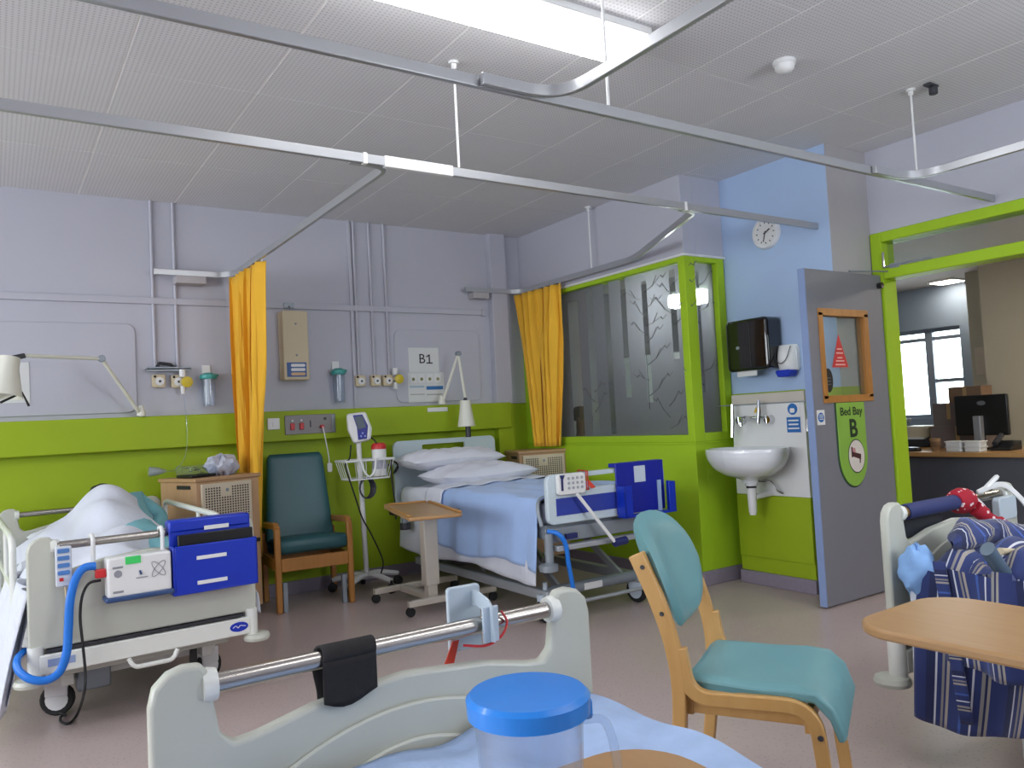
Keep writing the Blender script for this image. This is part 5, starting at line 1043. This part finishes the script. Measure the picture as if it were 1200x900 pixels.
for i in range(nx + 1):
    x = -1 + 2 * i / nx; e = max(0, (abs(x) - .90) / .10); sc = 1 - .35 * e ** 2
    for (y, z) in sp_:
        wd = .212 - (.02 * max(0, y - .08) / .13); zz = .452 + (z - .452) * sc if y > -.14 else z; vv.append(V((x * wd, y * (1 - .03 * e), zz - .006 * (1 - x * x) * (1 if z > .46 else 0))))
k = len(sp_); m._add(vv, [(i * k + q, i * k + (q + 1) % k, (i + 1) * k + (q + 1) % k, (i + 1) * k + q) for i in range(nx) for q in range(k)] + [tuple(range(k)), tuple(nx * k + q for q in range(k - 1, -1, -1))])
m.build('seat', TEAL, t, ang=50, bev=.006)
def vs_back(u, v):
    th = 2 * PI * u; r = v if v < .5 else 1 - v; side = 1 if v < .5 else -1; r = min(1, r * 2)
    c, s_ = math.cos(th), math.sin(th); ex = abs(c) ** .62 * (1 if c > 0 else -1); ez = abs(s_) ** .75 * (1 if s_ > 0 else -1)
    z = .745 + ez * r * .168; wd = .212 * (1 - .22 * max(0, -ez * r)); x = ex * r * wd
    thick = .034 * (1 - r ** 7) + .004
    return V((x, .200 + (z - .60) * .36 + .055 * (1 - (x / .21) ** 2) - side * thick * .9, z))
MB().grid(vs_back, 40, 18).build('backrest', TEAL, t, ang=75)

# --- jug, sheet and rail items on the near bed
t = thing('water_jug', 'clear plastic water jug with a bright blue lid', 'jug', (.489, .735, .742)); c = (.489, .735, .742)
sp = V((.83, -.30, 0)).normalized()
MB().lathe([(0, .003), (.050, .003), (.053, .01), (.0605, .168), (.0585, .168), (.051, .012), (0, .008)], c, 40).build('jug_body', JUG, t, world=True)
BLID = mat('azure_lid_plastic', '#1e86e6', .28, vary=.03, coat=.3)
C3 = V(c)
MB().lathe([(.0615, .162), (.068, .164), (.069, .182), (.064, .187), (.030, .1885), (0, .189)], c, 48).build('lid', BLID, t, world=True)
MB().prism(rrect(-.030, -.012, .022, .012, .006), C3 + V((0, 0, .150)) + sp * .05, sp, V((0, 0, 1)).cross(sp), .022).build('spout_flap', BLID, t, world=True, bev=.003)
hd = V((.75, -.62, 0)).normalized()
MB().tube(smoothpath([C3 + hd * .058 + V((0, 0, .155)), C3 + hd * .085 + V((0, 0, .150)), C3 + hd * .095 + V((0, 0, .09)), C3 + hd * .085 + V((0, 0, .04)), C3 + hd * .055 + V((0, 0, .03))]), .005, 8).build('handle', JUG, t, world=True)
def cs(u, v):
    x = .235 + .895 * u; y = .05 + 1.35 * v; z = .613 + .006 * math.sin(11 * x + 7 * y) + .005 * math.sin(23 * y + 4 * math.sin(8 * x)) + .004 * math.sin(31 * x - 13 * y)
    e = min(x - .235, 1.13 - x); z -= .05 * max(0, 1 - e / .035) ** 1.5 
    return V((x, y, z))
o = MB().grid(cs, 50, 60).build('paper_sheet', mat('pale_blue_paper_sheet', '#a8c0e6', .7, vary=.12, scale=14, bump=.35, bscale=30), solid=.003); tag(o, 'crinkled pale blue sheet on the bed nearest the camera', 'sheet')
def strap(u, v):
    a = u * 2 * PI * .8 - .9; x = .500 + .105 * v + .004 * math.sin(8 * u)
    if u < .5: th = PI * (u / .5); return V((x, 1.45 - math.cos(th) * .024 - .0, .800 + .024 * math.sin(th)))
    return V((x + .004 * math.sin(7 * v), 1.45 + .024 + .0, .800 - (u - .5) * .16 - .01 * v))
def strapb(u, v):
    x = .500 + .105 * v; return V((x, 1.45 - .024, .800 - u * (.075 + .012 * math.sin(4 * v))))
o = MB().grid(strap, 18, 6).grid(strapb, 8, 6).build('black_cloth_strap', mat('black_cloth', '#1c1a1c', .85, bump=.2, bscale=60), solid=.005); tag(o, 'black cloth strap wrapped over the nearest bed rail', 'strap')
t = thing('rail_hanger', 'pale plastic plate hooked on the nearest bed rail', 'hanger', (.85, 1.48, .74))
PG = mat('pale_grey_blue_plastic', '#b9c6d0', .35)
MB().prism(rrect(.80, .742, .880, .878, .008), (0, 1.50, 0), (1, 0, 0), (0, 0, 1), .012).build('plate', PG, t, world=True, bev=.003)
MB().tube(fillet([(.86, 1.49, .85), (.86, 1.47, .852), (.86, 1.423, .840), (.86, 1.418, .77)], .012), .022, 4, flat=.14, up=(0, -1, .3)).build('hook', PG, t, world=True)
MB().span((.842, 1.417, .768), (.880, 1.424, .842)).build('hook_tongue', PG, t, world=True, bev=.002)
t = thing('red_tag', 'red strap with a loop of red cord under the rail hanger', 'tag', (.80, 1.47, .72))
MB().tube(smoothpath([(.895, 1.43, .825), (.905, 1.425, .80), (.885, 1.42, .775), (.85, 1.425, .762), (.81, 1.45, .765)]), .0028, 6).build('cord', RED, t, world=True); MB().prism([(.80, .770), (.815, .770), (.792, .70), (.765, .70)], (0, 1.478, 0), (1, 0, 0), (0, 0, 1), .003).build('ribbon', mat('orange_red_tag', '#d0402a', .6), t, world=True)

# --- things on the right-hand bed
BR = RM[bedR.name]
t = thing('foam_sleeve', 'navy blue foam sleeve on the right bed rail', 'sleeve', (2.93, 1.58, .80)); MB().cyl((2.70, 1.58, .826), (3.10, 1.58, .826), .028, n=18).build('tube', mat('indigo_foam', '#2b3568', .7), t, world=True, bev=.003); MB().cyl((2.685, 1.58, .826), (2.70, 1.58, .826), .021, n=16).build('collar', mat('brass_collar', '#b08a50', .3, .6), t, world=True)
o = MB().span((2.72, 1.605, .72), (3.0, 1.66, .80)).build('dark_case', mat('dark_navy_plastic', '#20242e', .5), bev=.01); tag(o, 'dark case hanging behind the right bed rail', 'case')
SCARF = mat('red_scarf_cloth', '#a3122a', .8, hex2='#a3122a', bump=.1)
nt = SCARF.node_tree; n_ = nt.nodes; tc = n_['Texture Coordinate']; vz = n_.new('ShaderNodeTexVoronoi'); vz.inputs['Scale'].default_value = 42; nt.links.new(tc.outputs['Object'], vz.inputs[0])
cr = n_.new('ShaderNodeValToRGB'); cr.color_ramp.interpolation = 'CONSTANT'; cr.color_ramp.elements[0].color = lin('#e4d4d8'); cr.color_ramp.elements[1].position = .26; cr.color_ramp.elements[1].color = lin('#a3122a'); nt.links.new(vz.outputs['Distance'], cr.inputs[0]); nt.links.new(cr.outputs[0], n_['Principled BSDF'].inputs['Base Color'])
t = thing('red_scarf', 'red patterned scarf knotted on the right bed rail', 'scarf', (3.1, 1.55, .66))
MB().tube([V((3.04 + .012 * k, 1.58, .826)) for k in range(10)], [.034, .042, .046, .048, .05, .05, .048, .046, .042, .034], 14).build('wrap', SCARF, t, world=True)
MB().tube(smoothpath([(3.11, 1.54, .80), (3.15, 1.52, .765), (3.19, 1.50, .735), (3.23, 1.49, .70), (3.235, 1.48, .665)]), [.03] * 5 + [.022] * 5 + [.032] * 6 + [.042] * 4 + [.03], 12, flat=.8).build('tail', SCARF, t, world=True)
t = thing('white_strap', 'white webbing strap looped at the end of the right bed rail', 'strap', (3.4, 1.56, .8)); MB().tube(smoothpath([(3.12, 1.55, .84), (3.17, 1.535, .79), (3.18, 1.53, .73), (3.185, 1.525, .66)]), .012, 6, flat=.4).build('webbing', WHITE, t, world=True); MB().tube(smoothpath([(3.22, 1.58, .845), (3.30, 1.56, .865), (3.38, 1.55, .86), (3.44, 1.52, .80), (3.47, 1.50, .74)]), .012, 6, flat=.45).build('webbing', WHITE, t, world=True); MB().tube(smoothpath([(3.27, 1.57, .86), (3.32, 1.56, .89), (3.36, 1.57, .895)]), .010, 6).build('loop', WHITE, t, world=True)
o = MB().prism(rrect(3.28, .73, 3.42, .82, .02), (0, 1.56, 0), (1, 0, 0), (0, 0, 1), .03).build('grey_hook_plate', PG, bev=.004); tag(o, 'grey plastic plate under the right bed rail', 'plate')
STR = stripe_mat('striped_gown_cloth', [(0, '#243268'), (.16, '#1a2450'), (.26, '#c9ccd6'), (.285, '#243268'), (.34, '#8a8684'), (.375, '#243268'), (.40, '#a49c94'), (.44, '#28386f'), (.60, '#3c5aa6'), (.64, '#243268'), (.74, '#d2d4dc'), (.765, '#243268'), (.84, '#8d8a88'), (.88, '#1a2450'), (.91, '#9a948c'), (.94, '#243268')], along=0, rep=3.2)
t = thing('striped_gown', 'navy striped dressing gown draped over the right bed side', 'dressing gown', (2.58, 1.3, .13))
def gown(top_z, over, y0, y1, hemf, off, seed, lumps=1.0):
    def fn(u, v):
        y = y0 + (y1 - y0) * u; L0 = .62; hem = hemf(u); s = v * (L0 + hem)
        f = math.sin(14 * u + seed) * .6 + math.sin(27 * u + 1.7 * seed) * .4
        if s < L0:
            x = 3.20 - s; e = s / L0
            z = top_z + .055 * lumps * math.sin(PI * min(1, e * .9 + .1)) * (.7 + .3 * math.sin(9 * u + seed)) + .022 * math.sin(18 * u + 6 * e + seed) + .015 * math.sin(31 * u - 9 * e)
            z -= .06 * max(0, e - .85) / .15
        else:
            d = s - L0; k = d / max(.01, hem); x = 2.575 - off - .02 * k - .034 * f * min(1, k * 2.5); z = top_z + .01 - d
            y += .03 * k * math.sin(5 * u + seed) + (.12 * u * k * k if off == 0 else 0)
        return V((x, y, z))
    return fn
MB().grid(gown(.66, 1, 1.47, .70, lambda u: .49 - .10 * max(0, u - .35) + .03 * math.sin(8 * u), .0, 1), 70, 60).build('skirt', STR, t, world=True, solid=.004)
MB().grid(gown(.675, 1, 1.40, .74, lambda u: .30 + .02 * math.sin(5 * u), .03, 4, 1.2), 60, 50).build('front_panel', STR, t, world=True, solid=.004)
def belt(u, v): return V((2.535 - .012 * v, 1.36 - .05 * u - .025 * v * 0 + .035 * v, .70 - .50 * u))
MB().grid(belt, 14, 4).build('belt', STR, t, world=True, solid=.005)
def slv(u, v):
    th = 2 * PI * v; c = V((2.66 + .62 * u, 1.40 - .14 * u + .05 * math.sin(4 * u), .735 + .02 * math.sin(7 * u))); r = .062 * (1 + .14 * math.sin(20 * u + 3 * th)) * min(1, .05 + 5 * u) ** .5 * min(1, .02 + 4 * (1 - u)) ** .5
    return c + V((.02 * math.cos(th), math.cos(th) * r, math.sin(th) * r * .8))
MB().grid(slv, 30, 16).build('sleeve', STR, t, world=True)
def bun(u, v):
    th = 2 * PI * u; ph = PI * (v - .5); r = 1 + .10 * math.sin(3 * th + 4 * ph) + .06 * math.sin(5 * th - 7 * ph + 1)
    return V((2.60 + .075 * r * math.cos(th) * math.cos(ph), 1.49 + .05 * r * math.sin(th) * math.cos(ph), .645 + .085 * r * math.sin(ph)))
o = MB().grid(bun, 26, 14).build('light_blue_cloth', mat('sky_blue_cotton', '#86aee0', .85, bump=.3, bscale=20)); tag(o, 'bunched light blue cloth between the gown and the right footboard', 'cloth')
o = MB().grid(lambda u, v: V((2.565 - .02 * v, 1.47 + .03 * u, .60 - .36 * v + .008 * math.sin(9 * v))), 4, 12).build('white_sheet_edge', LINEN, solid=.004); tag(o, 'narrow white sheet edge hanging beside the striped gown', 'sheet')
o = MB().grid(lambda u, v: V((2.60 + .33 * u, .86 + .26 * v, .752 + .012 * math.sin(8 * u + 5 * v) - .02 * v - .05 * (1 - u) ** 4)), 12, 12).build('pale_blue_sheet', BLANKET, solid=.006); tag(o, 'pale blue sheet behind the grey crutch grip on the right bed', 'sheet')
t = thing('crutch', 'grey moulded crutch handle lying on the striped gown', 'crutch', (2.6, 1.2, .70))
MB().tube(smoothpath([PX(1157, 643, 'y', 1.22), PX(1168, 660, 'y', 1.22), PX(1180, 676, 'y', 1.22), PX(1192, 688, 'y', 1.22), PX(1215, 692, 'y', 1.22)]), .026, 12, flat=.8).build('grip', mat('slate_grey_plastic', '#566878', .3), t, world=True)
MB().cyl(PX(1172, 646, 'y', 1.25), PX(1230, 650, 'y', 1.25), .012, n=10).build('shaft', CREAMBOX, t, world=True)

# ================================================================ STAFF AREA AND OFFICE
t = thing('reception_counter', 'staff counter with a wooden top and dark grey front', 'counter', (6.4, 2.6, 0))
MB().span((6.08, 1.0, .765), (6.85, 3.62, .80)).build('worktop', wood('counter_oak', '#b98f5c', '#a67c4a', 1), t, world=True, bev=.004); MB().span((6.14, 1.02, 0), (6.18, 3.60, .765)).build('front_panel', mat('dark_slate_panel', '#4a4c56', .6), t, world=True); MB().span((6.18, 3.56, 0), (6.80, 3.60, .765)).build('end_panel', mat('dark_slate_panel', '#4a4c56', .6), t, world=True)
t = thing('computer_monitor', 'black computer monitor seen from behind on the counter', 'monitor', (6.5, 3.13, .80))
MB().prism(rrect(2.92, .905, 3.32, 1.225, .012), (6.50, 0, 0), (0, 1, 0), (0, 0, 1), .035).build('back_shell', BLACK, t, world=True, bev=.008); MB().span((6.44, 3.10, .80), (6.50, 3.155, 1.06)).build('stand', mat('silver_plastic', '#9a9ca0', .35, .4), t, world=True, bev=.004); MB().span((6.40, 3.03, .80), (6.56, 3.22, .812)).build('stand_foot', BLACK, t, world=True, bev=.003)
MB().prism(ell(3.11, 1.16, .032, .018), (6.50, 0, 0), (0, 1, 0), (0, 0, 1), -.002).build('maker_badge', mat('badge_grey', '#6a6c70', .4), t, world=True)
def carton(name, label, a, b, m_, lid=True):
    t = thing(name, label, 'box', ((a[0] + b[0]) / 2, (a[1] + b[1]) / 2, a[2])); MB().span(a, b).build('carton', m_, t, world=True, bev=.002); MB().span((a[0] - .001, (a[1] + b[1]) / 2 - .015, a[2] + .3 * (b[2] - a[2])), (b[0] + .001, (a[1] + b[1]) / 2 + .015, b[2] + .001)).build('tape', mat('brown_tape', '#a98a5c', .4), t, world=True)
    return t
CARD = mat('brown_cardboard', '#7a5f48', .8); CARD2 = mat('grey_cardboard', '#6d625e', .8)
carton('cardboard_box', 'grey brown cardboard box left of the monitor', (6.62, 3.30, .98), (6.84, 3.56, 1.17), CARD2); carton('cardboard_box', 'open brown cardboard box above the monitor', (6.62, 3.16, 1.17), (6.80, 3.42, 1.30), CARD)
carton('cardboard_box', 'large dark box holding up the cartons behind the monitor', (6.60, 3.14, .80), (6.86, 3.58, .98), CARD2)
t = thing('desk_printer', 'cream desk printer at the far end of the counter', 'printer', (6.65, 3.85, .8)); MB().span((6.70, 3.65, .80), (6.98, 3.93, .89)).build('base', DARK, t, world=True, bev=.01); MB().span((6.70, 3.65, .86), (6.98, 3.93, .98)).build('housing', CREAMBOX, t, world=True, bev=.02); MB().span((6.67, 3.68, .87), (6.70, 3.88, .885)).build('paper_tray', WHITE, t, world=True)
t = thing('side_desk', 'low desk behind the counter carrying the printer', 'desk', (6.95, 3.95, 0)); MB().span((6.66, 3.64, .77), (7.25, 4.3, .80)).build('worktop', OAKY, t, world=True); MB().span((6.70, 4.22, 0), (7.2, 4.26, .77)).build('end_panel', DARK, t, world=True); MB().span((7.16, 3.6, 0), (7.2, 4.2, .77)).build('back_panel', DARK, t, world=True)
for i, (y, z, lb) in enumerate(((3.17, .80, 'lower white takeaway tub nearest the monitor stand'), (3.17, .84, 'upper white takeaway tub nearest the monitor stand'), (3.03, .80, 'lower white takeaway tub right of the monitor stand'), (3.03, .84, 'upper white takeaway tub right of the monitor stand'))):
    t = thing('takeaway_tub', lb, 'tub', (6.2, y, z), 0, 'takeaway tubs on the counter'); MB().prism(rrect(-.055, -.06, .055, .06, .015), (6.2, y, z), (1, 0, 0), (0, 1, 0), .032).build('tub', WHITE, t, world=True, bev=.004); MB().prism(rrect(-.062, -.067, .062, .067, .015), (6.2, y, z + .032), (1, 0, 0), (0, 1, 0), .008).build('lid', PAPER, t, world=True, bev=.002)
t = thing('paper_cup', 'brown paper cup left of the takeaway tubs', 'cup', (6.25, 3.36, .8)); MB().lathe([(0, 0), (.03, 0), (.04, .10), (.036, .10), (.028, .005)], (6.25, 3.36, .8)).build('cup', mat('brown_paper', '#9a7a58', .7), t, world=True); MB().lathe([(.0365, .03), (.0395, .075)], (6.25, 3.36, .8)).build('sleeve', CARD, t, world=True)
t = thing('computer_monitor', 'second dark monitor at the right edge of the doorway view', 'monitor', (6.55, 2.72, .8)); MB().prism(rrect(2.45, .88, 2.83, 1.06, .01), (6.56, 0, 0), (0, 1, 0), (0, 0, 1), .035).build('back_shell', BLACK, t, world=True, bev=.006); MB().span((6.54, 2.62, .80), (6.57, 2.67, .90)).build('stand', DARK, t, world=True); MB().span((6.48, 2.54, .80), (6.62, 2.74, .81)).build('stand_foot', BLACK, t, world=True)
t = thing('desk_phone', 'black desk telephone beside the takeaway tubs', 'telephone', (6.35, 2.90, .8)); MB().prism([(6.28, .80), (6.46, .80), (6.46, .87), (6.28, .82)], (0, 2.97, 0), (1, 0, 0), (0, 0, 1), .15).build('base', BLACK, t, world=True, bev=.004); MB().tube([(6.32, 2.95, .85), (6.44, 2.95, .91)], .02, 8).build('handset', DARK, t, world=True)
o = MB().lathe([(.05, 0), (.055, .01), (.045, .03), (0, .035)], (6.2, 3.53, .80), 16, sx=1, sy=1.5).build('computer_mouse', BLACK); tag(o, 'black computer mouse at the counter end', 'mouse')
t = thing('blue_bin', 'grey blue desk tidy at the counter end by the doorway', 'tray', (6.7, 4.05, .8)); MB().span((6.75, 3.98, .80), (7.0, 4.18, 1.02)).build('tidy_body', mat('slate_blue_tidy', '#5f7490', .5), t, world=True, bev=.006); MB().span((6.74, 3.97, 1.02), (7.01, 4.19, 1.04)).build('rim', GREYMET, t, world=True)
t = thing('wall_notice', 'small dark notice on the beige wall over the cartons', 'notice', (7.94, 3.68, 1.5)); MB().span((7.94, 3.62, 1.42), (7.95, 3.82, 1.68)).build('paper', mat('pale_pink_paper', '#d8cbb8', .7), t, world=True); MB().span((7.936, 3.64, 1.48), (7.94, 3.73, 1.60)).build('dark_print', INK, t, world=True)
# office behind the frosted window
def seated(label, hx, hy, top, yaw, shirt, hair=True):
    t = thing('person', label, 'person', (hx, hy, 0), yaw)
    P_ = [(0, 0, top - .78), (0, 0, top - .55), (0, -.01, top - .36), (0, -.01, top - .27), (0, -.02, top - .20), (0, -.025, top - .09), (.17, 0, top - .37), (.22, -.06, top - .60), (.16, -.26, top - .66), (-.17, 0, top - .37), (-.22, -.06, top - .60), (-.16, -.26, top - .66), (.09, -.06, top - .80), (.11, -.42, top - .78), (.11, -.40, .06), (-.09, -.06, top - .80), (-.11, -.42, top - .78), (-.11, -.40, .06)]
    E_ = [(0, 1), (1, 2), (2, 3), (3, 4), (4, 5), (2, 6), (6, 7), (7, 8), (2, 9), (9, 10), (10, 11), (0, 12), (12, 13), (13, 14), (0, 15), (15, 16), (16, 17)]
    R_ = [.15, .14, .12, .06, .075, .08, .07, .05, .04, .07, .05, .04, .09, .075, .05, .09, .075, .05]
    skin('body', P_, E_, R_, SKIN, t, False, 2, 0)
    skin('clothing', P_[:3] + [P_[6], P_[7], P_[9], P_[10]], [(0, 1), (1, 2), (2, 3), (3, 4), (2, 5), (5, 6)], [.175, .165, .14, .085, .065, .085, .065], shirt, t, False, 2, 0)
    MB().lathe([(0, .105), (.05, .095), (.085, .05), (.092, .0), (.08, -.03)], (0, .01, top - .10), 16).build('hair', HAIR, t)
    MB().lathe([(.016, 0), (.010, .02), (0, .026)], (0, -.105, top - .13), 8, (0, -1, -.3)).build('nose', SKIN, t)
    for s in (-1, 1): MB().lathe([(.010, 0), (.008, .004), (0, .005)], (s * .03, -.098, top - .105), 8, (0, -1, 0)).build('eye', INK, t); MB().lathe([(.022, -.008), (.024, 0), (.018, .008)], (s * .082, -.02, top - .12), 10, (1, 0, 0)).build('ear', SKIN, t)
    return t
a = PX(681, 476, 'x', 4.5); seated('person in white seen through the clear trunk by the yellow curtain', a.x, a.y, a.z, math.radians(12), mat('white_uniform', '#d8d6d2', .8, bump=.2))
a = PX(741, 482, 'x', 4.5); seated('person in a pale top seen in the middle of the frosted window', a.x, a.y, a.z, math.radians(5), mat('pale_uniform', '#cfc8b8', .8, bump=.2))
for q in (D.objects['person'] if False else []): pass
def stool(label, x, y):
    t = thing('office_stool', label, 'stool', (x, y, 0)); MB().lathe([(0, 0), (.18, .0), (.18, .04), (0, .05)], (x, y, .38), 20).build('seat', DARK, t, world=True); MB().cyl((x, y, .05), (x, y, .38), .025).build('post', GREYMET, t, world=True); MB().lathe([(.2, 0), (.2, .02), (.03, .05)], (x, y, 0), 20).build('base', GREYMET, t, world=True)
a = PX(681, 476, 'x', 4.5); stool('stool under the person by the yellow curtain', a.x, a.y); a = PX(741, 482, 'x', 4.5); stool('stool under the person in the middle of the frosted window', a.x, a.y)
o = MB().prism(rrect(-.07, -.09, .07, .09, .03), PX(766, 503, 'x', 4.24), (0, 1, 0), (0, 0, 1), .05).build('blue_bag', mat('teal_blue_bag', '#4a8a9a', .6), bev=.02); tag(o, 'teal blue bag against the frosted window', 'bag')
t = thing('office_shelf', 'tall pale cupboard behind the frosted window', 'cupboard', (5.2, 5.3, 0)); MB().span((5.0, 5.0, 0), (5.4, 5.6, 1.75)).build('carcass', WHITE, t, world=True, bev=.004); MB().span((4.985, 5.01, .05), (5.0, 5.295, 1.7)).build('door', PAPER, t, world=True); MB().span((4.985, 5.305, .05), (5.0, 5.59, 1.7)).build('door', PAPER, t, world=True)
